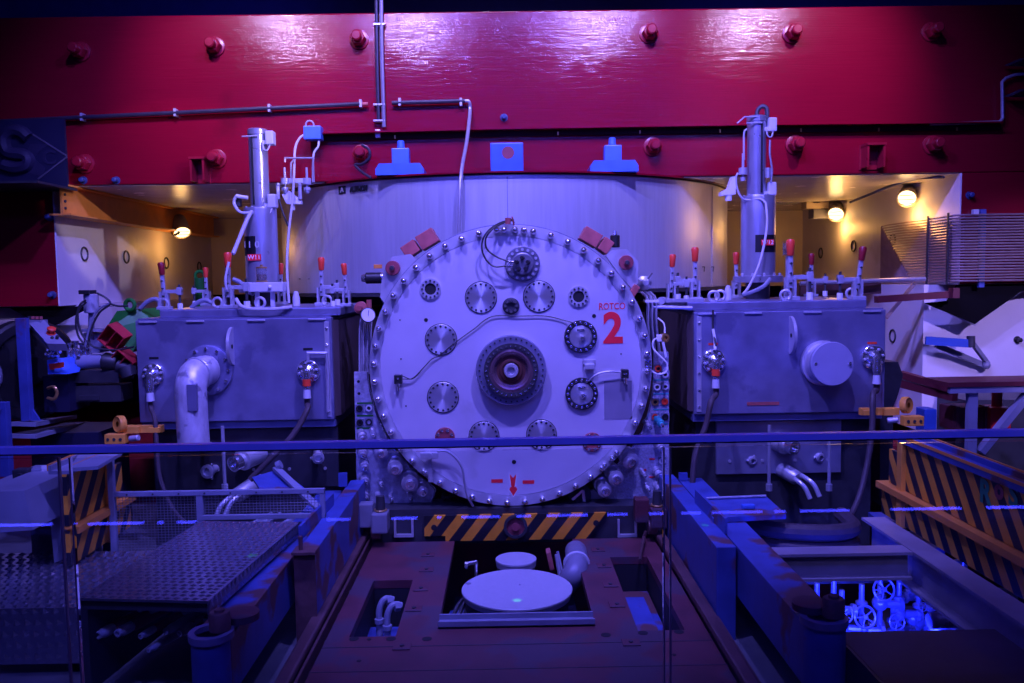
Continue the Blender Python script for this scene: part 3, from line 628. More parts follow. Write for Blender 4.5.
# hub lamp on the plate
# under the cover: cradle with hazard stripes
t = thing('cradle_girder', 'black and orange striped girder under the round cover', 'girder', W(515, 541, 6.05))
Y0 = 5.93
M_hz = stripes_mat('hazard_front', 'X', 'Z', -.78, .165, (.85, .33, .02), (.012, .011, .016), .5)
P0 = W(424, 515, Y0); P1 = W(607, 512.5, Y0); zb = W(515, 540, Y0).z; zt = W(515, 514.5, Y0).z
b = MB(); b.prism([(P0.x, Y0, zt), (P1.x, Y0, zt), (P1.x-.1, Y0, zb+.06), (P1.x-.13, Y0, zb), (P0.x+.15, Y0, zb), (P0.x+.15, Y0, zb+.04), (P0.x, Y0, zb+.04)], (0, .03, 0)); b.build('striped_plate', M_hz, t, False)
for px, py, r in ((434, 527.5, 3), (596, 523, 3)): p = W(px, py, Y0); b = MB(); b.lathe((p.x, Y0+.001, p.z), N_, [(U(r, Y0), 0), (U(r, Y0), .004)], 16); b.build('hole', M_hole, t)
p = W(515.5, 526, Y0); b = MB(); b.ring((p.x, Y0, p.z), N_, U(12, Y0), U(9.5, Y0), .03, 28); b.m(1).lathe((p.x, Y0, p.z), N_, [(U(9.5, Y0), 0), (U(9.5, Y0), .006), (U(4, Y0), .01), (U(4, Y0), .03), (0, .03)], 24); b.build('eye', [M_dark, M_bush], t)
b = MB(); b.bx(P0.x-.45, P1.x+.45, Y0+.035, Y0+.32, zb-.03, zt+.04); b.build('beam', M_dark, t, False)
for px in (404, 627):
    p = W(px, 527, Y0+.03); b = MB(); b.bx(p.x-.07, p.x-.055, Y0+.01, Y0+.04, p.z-.07, p.z+.06); b.bx(p.x+.055, p.x+.07, Y0+.01, Y0+.04, p.z-.07, p.z+.06); b.bx(p.x-.055, p.x+.055, Y0+.01, Y0+.04, p.z-.07, p.z-.05); b.build('bracket', M_steel, t, False)
# cable drum parts at the foot of the plates
p = W(580, 496, 6.1); t = thing('pipe_flange', 'dark round flange with a chrome fitting below the right connector plate', 'fitting', p-V3((0, 0, .08)))
b = MB(); b.lathe(p+V3((0, .05, 0)), N_, [(.085, 0), (.085, .03), (.06, .04)], 24); b.build('flange', M_dark, t); b = MB(); b.beam(p+V3((-.06, -.02, -.02)), p+V3((.02, -.02, .05)), .025, .02); b.beam(p+V3((.02, -.02, .05)), p+V3((.03, -.02, -.04)), .02, .02); b.build('lever', M_chrome, t, False)
b = MB(); b.prism([W(590, 504, 6.17), W(611, 500, 6.17), W(595, 489, 6.17), W(588, 492, 6.17)], (0, .03, 0)); tag(b.build('gusset', M_steel, None, False), 'small silver gusset below the right connector plate', 'bracket')
b = MB(); p = W(448, 503, 6.2)
for k in range(40): b.sph(p+V3((random.uniform(-.12, .12), random.uniform(-.03, .03), random.uniform(-.06, .07))), random.uniform(.008, .018), 6)
o = b.build('wire_tangle', M_rub); tag(o, 'dark tangle of wires and clips below the lower left of the round cover', 'wires'); o['kind'] = 'stuff'
# ------------------------------------------------------------------ side tanks
YT = 6.2; YTB = 7.45
def T(px, py, off=0.): return W(px, py, YT-off)
def tank(side):
    L = side == 'left'
    x0, x1 = (T(137.5, 370).x, T(333, 370).x) if L else (T(694, 360).x, T(885, 360).x)
    zt = (T(235, 319).z if L else T(787, 311).z); zb = (T(235, 421).z if L else T(787, 413).z)
    t = thing('vacuum_tank', f'rectangular weathered steel tank {side} of the round cover', 'tank', ((x0+x1)/2, 6.8, zb-.05))
    b = MB(); b.bx(x0, x1, YT, YTB, zb, zt, .006); body = b.build('body', M_tank, t, False)
    b = MB(); b.bx(x0+.0, x1+.0, YT+.03, YTB, zb-.06, zb-.004, .006); b.build('base_frame', mat('dim_blue_frame', (.16, .18, .36), .4, .2), t, False)
    lx0, lx1 = (x0+.16, x1+.06) if L else (x0-.04, x1-.12)
    b = MB(); b.bx(x0+.01, x1-.01, YT+.02, YTB-.02, zt+.001, zt+.012); b.bx(lx0, lx1, YT+.05, YTB-.04, zt+.012, zt+.075, .01); b.build('lid', M_tank, t, False)
    # weld tabs along the top edge
    n = 4
    for k in range(n):
        xa = x0+.03+(x1-x0-.1)*k/(n-1) - (.0 if k == 0 else .1)
        b = MB(); b.bx(xa, xa+.13, YT-.012, YT+.002, zt-.018, zt-.004, .003); b.build('hinge_tab', M_zinc, t, False)
    # riveted corner strip on the inner edge
    xi = x1 if L else x0
    sgn = -1 if L else 1
    b = MB(); b.bx(xi+sgn*.02, xi+sgn*.055, YT-.006, YT+.002, zb+.02, zt-.03, .002); st = b.build('corner_strip', M_steel, t, False)
    for k in range(6):
        z = zb+.06+(zt-zb-.14)*k/5; b = MB(); b.lathe((xi+sgn*.037, YT-.006, z), N_, [(.010, 0), (.010, .006), (.004, .01), (0, .01)], 8); b.build('rivet', M_chrome, st)
    # chamfer plate toward the cover
    b = MB(); b.prism([(xi+sgn*.001, YT+.03, zb+.02), (xi-sgn*.035, YT+.08, zb+.02), (xi-sgn*.035, YTB-.1, zb+.02), (xi+sgn*.001, YTB-.05, zb+.02)], (0, 0, zt-zb-.04)); b.build('side_panel', mat('brown_side_steel', (.14, .10, .11), .35, .4, .3, 3, .1, (6, 6, .4)), t, False)
    # eye rings on the lid
    for k, fx in enumerate((.12, .34, .62, .93) if L else (.12, .2, .5, .92)):
        y = YT+.1+.25*(k % 2); x = x0+(x1-x0)*fx
        b = MB(); b.torus((x, y, zt+.115), (0.15, 1, 0), .037, .011, 18, 8); b.cyl((x, y, zt+.06), (x, y, zt+.09), .02, None, 10); b.build('eye_ring', M_steel, t)
    # pedestal under it
    p = thing('tank_pedestal', f'dark steel pedestal under the {side} tank', 'pedestal', ((x0+x1)/2, 6.9, -.3))
    b = MB(); b.bx(x0+.04, x1-.04, YT+.12, YTB-.05, -.3, zb-.07); b.build('body', M_dark, p, False)
    q0, q1 = (T(200, 460).x, T(336, 460).x) if L else (W(716, 460, 6.3).x, W(840, 460, 6.3).x)
    b = MB(); b.bx(q0, q1, 6.285, 6.32, .36 if not L else .32, zb-.075); pl = b.build('front_plate', mat('dim_steel_plate' if not L else 'dark_steel_plate', (.30, .30, .40) if not L else (.06, .06, .08), .35, .5, .25, 4), p, False)
    for k in range(4): z = .46; x = q0+.1+(q1-q0-.2)*k/3; b = MB(); b.lathe((x, 6.285, z), N_, [(.012, 0), (.012, .008)], 8); b.build('bolt', M_steel, pl)
    return t, x0, x1, zb, zt
tl, lx0, lx1, lzb, lzt = tank('left'); tr, rx0, rx1, rzb, rzt = tank('right')
# lifting half moons
def moon(root, px, py, flip):
    p = T(px, py); h = U(19, YT); b = MB(); pts = [(p.x+.005*flip, YT-.002, p.z+h*math.cos(a)) if False else (p.x-flip*.0, YT-.12*math.sin(a)-.0, p.z+h*math.cos(a)) for a in [PI*k/12 for k in range(13)]]
    b.prism(pts, (flip*.022, 0, 0)); b.m(1).lathe((p.x-.003 if flip > 0 else p.x-.026, YT-.05, p.z), (1, 0, 0), [(.016, 0), (.016, .030)], 12); b.build('lifting_plate', [M_steel, M_hole], root, True)
moon(tl, 234, 346, -1); moon(tr, 789, 335, 1)
# round feedthroughs with hoses
def feed(px, py, r, kind, pts, lab, rh=.021):
    p = T(px, py); t = thing('hose_connector', lab, 'hose', (p.x, YT, p.z-.2)); c = V3((p.x, YT, p.z)); r = U(r, YT)
    b = MB(); b.lathe(c, N_, [(r, -.001), (r, .025), (r*.93, .03), (r*.62, .03), (r*.55, .06), (r*.3, .075), (r*.28, .1), (0, .11)], 28); f = b.build('flange', M_chrome, t)
    for k in range(8):
        a = 2*PI*k/8+.2; q = c+V3((math.cos(a)*r*.78, -.03, math.sin(a)*r*.78)); b = MB(); b.lathe(q, N_, [(.010, 0), (.010, .012), (.006, .014)], 6); b.build('bolt', M_steel, f)
    q = c+V3((0, -.085, 0)); e = V3((q.x, q.y-.01, q.z-.2))
    b = MB(); b.cyl(q, q+V3((0, 0, -.06)), .028, None, 12); b.m(1 if kind else 0).cyl(q+V3((0, 0, -.05)), q+V3((0, 0, -.10)), .031, None, 12); b.m(0).cyl(q+V3((0, 0, -.10)), q+V3((0, 0, -.125)), .026, None, 12); b.m(2).cyl(q+V3((0, 0, -.12)), q+V3((0, 0, -.19)), .025, .03, 12); b.build('fitting', [M_chrome, M_grip, M_lgrey], t)
    b = MB(); b.tube([q+V3((0, 0, -.17)), q+V3((0, 0, -.24))]+[W(*a) for a in pts], rh, 10); b.build('hose', M_rub, t)
    return t
feed(154, 374, 11, 0, [(155, 420, 6.05), (157, 448, 6.0), (160, 478, 5.95), (172, 508, 5.9), (186, 524, 5.9)], 'chrome flange with a dark hose at the left end of the left tank', .016)
feed(309, 371, 11.5, 1, [(308, 408, 6.0), (300, 424, 5.95), (288, 441, 5.9), (270, 459, 5.85), (250, 480, 5.8)], 'chrome flange with red collar and brown hose, inner end of left tank')
feed(713, 361, 12, 1, [(711, 402, 6.0), (706, 425, 5.98), (699, 443, 5.95), (694, 462, 5.9), (692, 495, 5.85)], 'chrome flange with red collar and brown hose, inner end of right tank')
feed(872, 357, 12, 0, [(873, 395, 5.95), (872, 430, 5.9), (867, 465, 5.85), (858, 500, 5.75), (842, 528, 5.6), (815, 545, 5.5), (790, 549, 5.5)], 'chrome flange with a long hanging hose at the outer end of the right tank')
for px, py, tn in ((154, 358, M_blk), (308, 349, M_blk), (713, 344, M_grip), (872, 343, M_grip)):
    p = T(px, py); b = MB(); b.bx(p.x-.035, p.x+.035, YT-.003, YT+.001, p.z-.008, p.z+.008); b.build('name_strip', tn, tl if px < 500 else tr, False)
p = T(763, 403.5); b = MB(); b.bx(p.x-.12, p.x+.12, YT-.004, YT+.001, p.z-.012, p.z+.012); b.build('name_strip', M_copper, tr, False)
# thin pipe frames around the inner connectors
b = MB(); b.tube([T(308, 362, .04), T(308, 353, .04), T(326, 353, .04), T(328, 372, .03), T(328, 412, .02)], .012, 8, 1, False); b.build('pipe_frame', M_zinc, tl)
t0 = [T(715, 348, .05), T(713, 335, .04), T(712, 330, .03)]
b = MB(); b.tube([T(713, 310, .02), T(713, 328, .02), T(716, 346, .08)], .008, 6); b.build('pipe', M_dark, tr); b = MB(); b.tube([T(713, 329, .03), T(715, 340, .05), T(715, 350, .08)], .011, 8); b.build('pipe', M_white2, tr)
# round lid on the right tank
p = T(822, 363); r = U(21, YT); c = V3((p.x, YT, p.z)); nn = V3((0.06, -1, .06)).normalized()
t = thing('round_port', 'round flat grey port cap standing out from the right tank', 'port cap', (p.x, YT-.1, p.z-r))
b = MB(); b.lathe(c, nn, [(r*1.08, 0), (r*1.08, .03), (r*.96, .035), (r*.96, .14)], 48); b.build('neck', M_steel, t)
b = MB(); b.lathe(c+nn*.141, nn, [(r*1.03, 0), (r*1.03, .03), (r*1.0, .036), (0, .036)], 56); cp_ = b.build('cap', mat('cap_paint', (.34, .34, .46), .5, .1, .06, 6), t)
for a in (.2, PI-.15):
    b = MB(); b.lathe(c+nn*.177+V3((math.cos(a)*r*.82, 0, math.sin(a)*r*.1)), nn, [(.012, 0), (.012, .01), (0, .012)], 8); b.build('screw', M_chrome, cp_)
# silver elbow on the left tank
p = T(204, 374); c = V3((p.x+.035, YT, p.z+.03))
t = thing('elbow_pipe', 'fat silver wrapped elbow pipe coming out of the left tank and going down', 'pipe', (p.x, YT-.3, lzb-.1))
b = MB(); b.lathe(c, N_, [(.185, 0), (.185, .03), (.175, .035)], 40); f = b.build('flange', M_tank, t)
for k in range(12):
    a = 2*PI*k/12; b = MB(); b.lathe(c+V3((math.cos(a)*.16, -.03, math.sin(a)*.16)), N_, [(.012, 0), (.012, .018)], 6); b.build('bolt', M_chrome, f)
M_wrap = mat('silver_wrap', (.62, .60, .68), .42, .35, .22, 16, .6, (1, 1, .5), dirt=(.30, .29, .36), dscale=9, dthr=.58)
R0 = .110; y1 = YT-.19; cx = c.x-.055
pts = [c+V3((0, -.02, 0)), V3((c.x-.02, YT-.08, c.z+.0)), V3((c.x-.05, YT-.15, c.z-.02)), V3((cx, y1-.01, c.z-.08)), V3((cx-.005, y1-.02, c.z-.18)), W(194, 446, y1-.02)]
b = MB(); b.tube(pts, R0, 28, 10); b.build('pipe', M_wrap, t)
b = MB(); b.torus(V3((c.x-.035, YT-.12, c.z-.01)), (.35, 1, .25), R0, .012, 32, 8); b.torus(W(194, 446, y1-.02), (0, 0, 1), R0*1.05, .016, 32, 8); b.build('band', M_zinc, t)
q = W(192, 398, y1-.02-R0); b = MB(); b.bx(q.x-.035, q.x+.03, q.y-.004, q.y+.04, q.z-.095, q.z+.095, .004); b.build('patch', mat('worn_patch', (.13, .13, .22), .5), t, False)

# ------------------------------------------------------------------ fittings under the tanks
def stub(px, py, r, L, Y, lab, kind, d=(.45, -1, -.12)):
    p = W(px, py, Y); d = V3(d).normalized(); r = U(r, Y); q = p-d*L
    t = thing('pipe_fitting', lab, 'fitting', q-V3((0, 0, r)))
    if kind == 'big':
        b = MB(); b.lathe(q, d, [(r, 0), (r, L*.5), (r*.95, L*.55), (r*.95, L*.62), (r*1.02, L*.64), (r*1.02, L*.75), (r*.7, L*.78), (r*.7, L)], 24); b.build('body', M_steel, t)
        b = MB(); b.lathe(p, d, [(r*.72, -.03), (r*.72, .03), (r*.55, .035), (r*.4, .035), (r*.4, .005), (0, .005)], 20); b.build('collar', M_chrome, t)
    else:
        b = MB(); b.lathe(q, d, [(r*.6, 0), (r*.6, L), (r, L), (r, L+.03), (r*.6, L+.035), (r*.55, L+.01), (0, L+.01)], 20); b.build('ring', M_steel, t)
        for k in range(3):
            a = 2*PI*k/3; A, B, _ = basis(d); b = MB(); b.sph(p+(A*math.cos(a)+B*math.sin(a))*r*1.1+d*.01, .014, 8); b.build('lug', M_chrome, t)
stub(792, 447, 10, .26, 6.15, 'large coupling sticking out under the right tank', 'big')
stub(818, 457, 5, .10, 6.3, 'small ring coupling under the outer half of the right tank', 'ring')
stub(751, 460, 4.5, .14, 6.3, 'short plain pipe stub under the middle of the right tank', 'ring', (.2, -1, -.1))
stub(236, 463, 11, .26, 6.1, 'large coupling sticking out under the left tank', 'big', (-.5, -1, -.15))
stub(209, 471, 7, .10, 6.2, 'small ring coupling under the outer half of the left tank', 'ring', (-.2, -1, 0))
stub(318, 457, 6, .12, 6.2, 'small ring coupling under the inner end of the left tank', 'ring', (.3, -1, -.2))
def twin(px, py, Y, sg, lab):
    p = W(px, py, Y); t = thing('twin_pipe', lab, 'pipes', p-V3((0, 0, .1)))
    b = MB(); d = V3((.45*sg, -1, -.25)).normalized(); b.lathe(p-d*.02, d, [(.055, -.1), (.06, 0), (.055, .16), (.04, .18), (0, .18)], 20); b.build('body', M_steel, t)
    for k in (0, 1):
        q = p+d*.16+V3((.01+.07*k-.04, 0, .015*k)); b = MB(); b.tube([q-d*.04, q+d*.05, q+d*.09+V3((0.02*sg, 0, -.03)), q+d*.11+V3((.04*sg, -.01, -.10))], .018, 10); b.build('pipe', M_zinc, t)
twin(783, 470, 6.3, 1, 'pair of bent silver pipes under the outer half of the right tank')
twin(250, 487, 6.2, -1, 'pair of bent silver pipes behind the mesh guard under the left tank')
for px, y0, y1, Y, lab in ((769, 440, 488, 6.1, 'upright thin rod under the middle of the right tank'), (829, 456, 488, 6.1, 'upright thin rod under the outer end of the right tank'), (225, 441, 488, 6.1, 'upright thin rod under the left tank'), (701, 425, 500, 6.35, 'dark upright pipe under the inner end of the right tank')):
    a0 = W(px, y0-15, Y); a1 = W(px, y1, Y); b = MB(); b.cyl((a1.x, Y, a1.z), (a1.x, Y, a0.z), .013, None, 8); b.m(0).cyl((a1.x, Y, a1.z-.02), (a1.x, Y, a1.z+.03), .024, None, 8); tag(b.build('rod', M_conduit if px != 701 else M_dark), lab, 'rod')

# ------------------------------------------------------------------ toggle clamps
def clamp(px, ptop, pbase, Y, side, lab, tilt=0., arm=1, grip=M_grip):
    p = W(px, pbase, Y); h = (W(px, ptop, Y)-p).z; z0 = (lzt if side == 'left' else rzt)+.0755
    p = V3((p.x, Y, z0)); h = W(px, ptop, Y).z-z0; s = h/.40
    t = thing('toggle_clamp', lab, 'clamp', p, 'red handled toggle clamps')
    b = MB(); b.bx(p.x-.05*s, p.x+.05*s, Y-.05, Y+.05, z0, z0+.025*s, .003); b.bx(p.x-.034*s, p.x-.02*s, Y-.03, Y+.03, z0+.02*s, z0+.15*s); b.bx(p.x+.02*s, p.x+.034*s, Y-.03, Y+.03, z0+.02*s, z0+.15*s); b.build('base', M_zinc, t, False)
    R_ = Matrix.Rotation(tilt, 3, 'Y'); up = R_ @ V3((0, 0, 1)); q = p+V3((0, 0, .08*s)); L = h-.08*s
    b = MB(); b.beam(q, q+up*L*.72, .030*s, .018, (0, 1, 0)); b.beam(q+V3((0, -.012, 0)), q+V3((0, -.012, 0))+up*L*.55, .012*s, .012, (0, 1, 0)); lv = b.build('lever', M_zinc, t, False)
    for f in (.1, .3, .5): b = MB(); b.cyl(q+up*L*f+V3((0, -.026, 0)), q+up*L*f+V3((0, .03, 0)), .008*s, None, 8); b.build('pin', M_dark, lv)
    g0 = q+up*L*.66; b = MB(); b.lathe(g0, up, [(.019*s, 0), (.023*s, .01), (.026*s, L*.18), (.029*s, L*.29), (.022*s, L*.33), (0, L*.34)], 12); b.build('grip', grip, t)
    a = arm
    b = MB(); b.bx(p.x, p.x+a*.15*s, Y-.014, Y+.014, z0+.135*s, z0+.165*s, .003); b.bx(p.x+a*.11*s, p.x+a*.15*s, Y-.02, Y+.02, z0+.12*s, z0+.185*s, .004); b.build('arm', M_zinc, t, False)
    b = MB(); b.cyl((p.x+a*.13*s, Y, z0+.02), (p.x+a*.13*s, Y, z0+.21*s), .010*s, None, 8); b.m(1).cyl((p.x+a*.13*s, Y, z0+.001), (p.x+a*.13*s, Y, z0+.05*s), .022*s, None, 10); b.build('spindle', [M_dark, M_white2], t)
    return t
clamp(165, 262, 310, 6.32, 'left', 'toggle clamp with a dark red tilted grip, leftmost on the left tank', -.05, 1, mat('dark_red_grip', (.30, .015, .02), .4))
clamp(207, 267, 304, 7.3, 'left', 'small toggle clamp between the two leftmost tall clamps of the left tank', 0, -1)
clamp(229, 252, 310, 6.30, 'left', 'tall toggle clamp left of the tall cylinder on the left tank', .02, 1)
clamp(282, 263, 303, 7.3, 'left', 'small toggle clamp right beside the tall cylinder on the left tank', 0, -1)
clamp(322, 257, 306, 6.7, 'left', 'taller of the two clamps at the inner end of the left tank', .02, 1)
clamp(347, 263, 308, 6.45, 'left', 'clamp nearest the white dial at the inner end of the left tank', -.06, -1)
clamp(671, 254, 303, 6.45, 'right', 'clamp nearest the round cover at the inner end of the right tank', .05, 1)
clamp(695, 247, 303, 6.7, 'right', 'tall clamp second from the round cover on the right tank', .0, -1)
clamp(736, 252, 300, 7.3, 'right', 'small toggle clamp left of the tall cylinder on the right tank', 0, 1)
clamp(790, 239, 302, 6.35, 'right', 'tall toggle clamp just right of the tall cylinder on the right tank', 0, 1)
clamp(811, 253, 299, 7.3, 'right', 'small dark red clamp between the two tall outer clamps of the right tank', 0, 1, MATS['dark_red_grip'])
clamp(857, 246, 301, 6.32, 'right', 'toggle clamp with a tilted dark red grip at the outer end of the right tank', .13, -1, MATS['dark_red_grip'])

# ------------------------------------------------------------------ tall cylinders on the tanks
M_cylp = mat('cylinder_paint', (.42, .42, .52), .30, .6, .07, 8)
def tall(side):
    L = side == 'left'; Y = 6.9; zt = (lzt if L else rzt)+.0755
    xm = W(262, 260, Y).x if L else W(758, 250, Y).x
    xu = W(259, 170, Y).x if L else W(756.5, 150, Y).x
    z_top = W(260, 129, Y).z if L else W(757, 116, Y).z; z_mid = W(260, 208, Y).z if L else W(757, 196, Y).z
    z_fl = W(260, 288, Y).z if L else W(757, 278, Y).z
    t = thing('cryopump_cylinder', f'tall grey pump cylinder standing on the {side} tank', 'cylinder', (xm, Y, zt))
    ru = U(9.2, Y); rl = U(16 if L else 16.7, Y)
    b = MB(); b.lathe((xm, Y, zt), (0, 0, 1), [(rl*.7, 0), (rl*.7, z_fl-zt-.03)], 24); b.build('neck', M_dark, t)
    b = MB(); b.lathe((xm, Y, z_fl-.035), (0, 0, 1), [(rl*1.45, 0), (rl*1.45, .05), (rl*1.3, .055)], 36); fl = b.build('flange', M_cylp, t)
    for k in range(12): a = 2*PI*k/12; b = MB(); b.lathe((xm+rl*1.28*math.cos(a), Y+rl*1.28*math.sin(a), z_fl+.015), (0, 0, 1), [(.012, 0), (.012, .02), (.006, .025)], 6); b.build('bolt', M_zinc, fl)
    b = MB(); b.lathe((xm, Y, z_fl+.02), (0, 0, 1), [(rl, 0), (rl, z_mid-z_fl-.04), (rl*.96, z_mid-z_fl-.02), (rl*.7, z_mid-z_fl-.015)], 36); lo = b.build('lower_body', M_cylp, t)
    for k in range(10): a = 2*PI*k/10; b = MB(); b.lathe((xm+rl*.86*math.cos(a), Y+rl*.86*math.sin(a), z_mid-.005), (0, 0, 1), [(.008, 0), (.008, .014)], 6); b.build('bolt', M_zinc, lo)
    b = MB(); b.lathe((xu, Y, z_mid-.02), (0, 0, 1), [(ru, 0), (ru, z_top-z_mid-.03), (ru*1.06, z_top-z_mid-.028), (ru*1.06, z_top-z_mid+.01), (ru*.95, z_top-z_mid+.018), (0, z_top-z_mid+.018)], 32); up = b.build('upper_body', M_cylp, t)
    xs = xu+(-.03 if L else .02)
    b = MB(); b.bx(xs-.008, xs+.008, Y-ru-.004, Y-ru+.03, z_mid+.02, z_top-.06); b.build('slot', M_black, up, False)
    # side boxes
    for zz in ((z_top-.08, z_mid+.05) if L else (z_top-.08, z_mid-.02+.07)):
        b = MB(); b.box((xu+ru+.035, Y-.03, zz), (.065, .09, .11), None, .01); b.bx(xu+ru-.03, xu+ru+.01, Y-.06, Y, zz-.05, zz-.02); b.build('switch_box', M_lgrey, up, False)
        b = MB(); b.tube([(xu+ru+.04, Y-.06, zz-.05), (xu+ru+.02, Y-.08, zz-.1), (xu+ru-.01, Y-.08, zz-.09), (xu+ru-.02, Y-.07, zz-.03)], .006, 6); b.build('wire', M_cable, up)
    b = MB(); b.cyl((xu-ru-.03, Y-ru, z_top-.07), (xu+.02, Y-ru-.01, z_top-.07), .006, None, 6); b.build('peg', M_zinc, up)
    # label plate with lettering
    yl = Y-rl-.0; lz = W(257, 246, Y-rl).z if L else W(765, 244, Y-rl).z
    lx = xm-.0
    if L:
        b = MB(); A = [(math.sin(a)*(rl+.002), -math.cos(a)*(rl+.002)) for a in [(-1.15+.12*k) for k in range(10)]]
        vs = [V3((xm+x, Y+y, lz-.075)) for x, y in A]+[V3((xm+x*.99, Y+y*.99, lz-.075)) for x, y in A[::-1]]; b.prism(vs, (0, 0, .155)); b.build('label_plate', M_blk, lo)
        lettering('lettering', '11 0', (xm-.045, Y-rl-.004, lz+.01), .075, M_lgrey, lo, .001)
        b = MB(); b.bx(xm-.075, xm+.03, Y-rl-.006, Y-rl+.05, lz-.115, lz-.065); b.build('label_plate', M_redmark, lo, False)
        lettering('lettering', 'W11', (xm-.022, Y-rl-.008, lz-.09), .05, M_wht, lo, .001)
    else:
        b = MB(); A = [(math.sin(a)*(rl+.002), -math.cos(a)*(rl+.002)) for a in [(-.45+.13*k) for k in range(13)]]
        vs = [V3((xm+x, Y+y, lz-.065)) for x, y in A]+[V3((xm+x*.99, Y+y*.99, lz-.065)) for x, y in A[::-1]]; b.prism(vs, (0, 0, .14)); b.build('label_plate', M_blk, lo)
        b = MB(); b.bx(xm-.015, xm+.085, Y-rl-.006, Y-rl+.05, lz-.01, lz+.035); b.build('label_plate', M_redmark, lo, False)
        lettering('lettering', 'W12', (xm+.035, Y-rl-.008, lz+.012), .045, M_wht, lo, .001)
        b = MB(); b.tube([(xu, Y, z_top), (xu+.01, Y, z_top+.05), (xu+.045, Y-.01, z_top+.075), (xu+.075, Y-.02, z_top+.05), (xu+.075, Y-.03, z_top-.03)], .018, 8); b.build('hook_pipe', M_dark, up)
        b = MB(); b.tube([(xu, Y-ru, z_top-.02), (xu-.12, Y-ru, z_top-.02), (xu-.18, Y-ru, z_top-.07)], .006, 6, 1, False); b.build('peg', M_zinc, up)
    return t, xm, xu, ru, rl, z_top, z_mid, z_fl, Y
T_L = tall('left'); T_R = tall('right')
# oil glasses
for px, py, Y, lab in ((262, 273, 6.55, 'small glass oil cup with amber oil at the foot of the left cylinder'), (788, 247, 6.95, 'small oil cup behind the tall clamp right of the right cylinder')):
    p = W(px, py+9, Y); t = thing('oil_cup', lab, 'oil cup', p)
    gl = mat('clear_glass', (.8, .8, .85), .05); bs = gl.node_tree.nodes['Principled BSDF']; bs.inputs['Transmission Weight'].default_value = .9
    b = MB(); b.lathe(p, (0, 0, 1), [(.045, 0), (.045, .01), (.03, .012)], 20); b.lathe(p+V3((0, 0, .105)), (0, 0, 1), [(.043, 0), (.043, .012), (.01, .016), (.01, .03)], 20); b.build('frame', M_brass, t)
    b = MB(); b.lathe(p+V3((0, 0, .01)), (0, 0, 1), [(.037, 0), (.037, .05), (0, .05)], 20); b.build('oil', mat('amber_oil', (.16, .05, .03), .15), t)
    b = MB(); b.ring(p+V3((0, 0, .01)), (0, 0, 1), .043, .039, .095, 20); b.build('glass', gl, t)
    if px < 500:
        b = MB(); b.bx(p.x-.09, p.x+.17, Y-.05, Y+.08, p.z-.075, p.z-.003, .008); b.bx(p.x-.06, p.x-.03, Y, Y+.03, lzt+.076, p.z-.07); b.bx(p.x+.06, p.x+.09, Y, Y+.03, lzt+.076, p.z-.07); b.build('stand', M_lgrey, t, False)
        b = MB(); b.sph((p.x+.075, Y-.055, p.z-.04), .016, 10); b.build('lamp_knob', M_white2, t)
    else:
        b = MB(); b.cyl((p.x, p.y, rzt+.076), p, .02, None, 8); b.build('stand', M_zinc, t)
# pipework manifold at the left cylinder
def wpx(x, y, Y): return W(x, y, Y)
t = thing('gas_manifold', 'small rack of valves and thin tubes right of the top of the left cylinder', 'valves', wpx(297, 215, 7.2))
Ym = 7.15
for px in (285, 307):
    p = wpx(px, 182, Ym); b = MB(); b.cyl(p+V3((0, 0, -.05)), p+V3((0, 0, .12)), .01, None, 8); b.cyl(p+V3((0, 0, -.02)), p+V3((0, 0, .03)), .035, None, 12); b.cyl(p+V3((0, 0, -.07)), p+V3((0, 0, -.045)), .03, None, 6); b.sph(p+V3((0, 0, -.08)), .02, 8); b.build('valve', M_zinc, t)
for px in (278, 300): p = wpx(px, 192, Ym); b = MB(); b.cyl(p+V3((0, 0, -.06)), p+V3((0, 0, .05)), .016, None, 8); b.sph(p+V3((0, 0, .06)), .018, 8); b.build('cartridge', M_zinc, t)
p = wpx(297, 181, Ym); b = MB(); b.box(p, (.13, .04, .04), None, .005); b.build('block', M_lgrey, t, False)
p = wpx(289, 198, Ym); b = MB(); b.prism([p+V3((-.06, 0, .03)), p+V3((.0, 0, .06)), p+V3((.1, 0, -.02)), p+V3((.1, 0, -.05)), p+V3((-.02, 0, -.05))], (0, .06, 0)); b.cyl(p+V3((.02, .03, -.1)), p+V3((.02, .03, -.04)), .02, None, 10); b.build('body', M_white2, t, False)
b = MB(); b.tube([wpx(285, 162, Ym), wpx(285, 158, Ym), wpx(313, 158, Ym), wpx(314, 182, Ym)], .008, 6, 1, False); b.tube([wpx(291, 180, Ym), wpx(291, 163, Ym), wpx(295, 158, Ym)], .007, 6, 1, False); b.build('tube', M_conduit, t)
b = MB(); b.tube([wpx(278, 196, Ym), wpx(282, 210, Ym), wpx(288, 226, Ym)], .008, 6); b.build('tube', M_dark, t)
t = thing('switch_box', 'small blue box with a carry ring on the red beam above the valve rack', 'box', wpx(313, 141, 7.5))
p = wpx(313.5, 133.5, 7.48); b = MB(); b.box(p, (U(17, 7.5), .12, U(13, 7.5)), None, .008); b.build('body', M_blue, t, False)
b = MB(); b.torus(p+V3((-.03, 0, .075)), (0, 1, .2), .035, .007, 16, 6); b.build('ring', M_zinc, t)
b = MB(); b.tube([wpx(305, 134, 7.45), wpx(299, 139, 7.4), wpx(295, 150, 7.3), wpx(294, 175, 7.1), wpx(292.5, 200, 7.05), wpx(289, 230, 6.95), wpx(287, 265, 6.7), wpx(289, 303, 6.6)], .010, 8); b.build('hose', M_cable, t)
b = MB(); b.tube([wpx(319, 141, 7.45), wpx(318, 147, 7.4), wpx(314, 153, 7.3), wpx(313, 165, 7.2), wpx(313, 182, 7.16)], .009, 8); b.build('cable', M_cable, t)
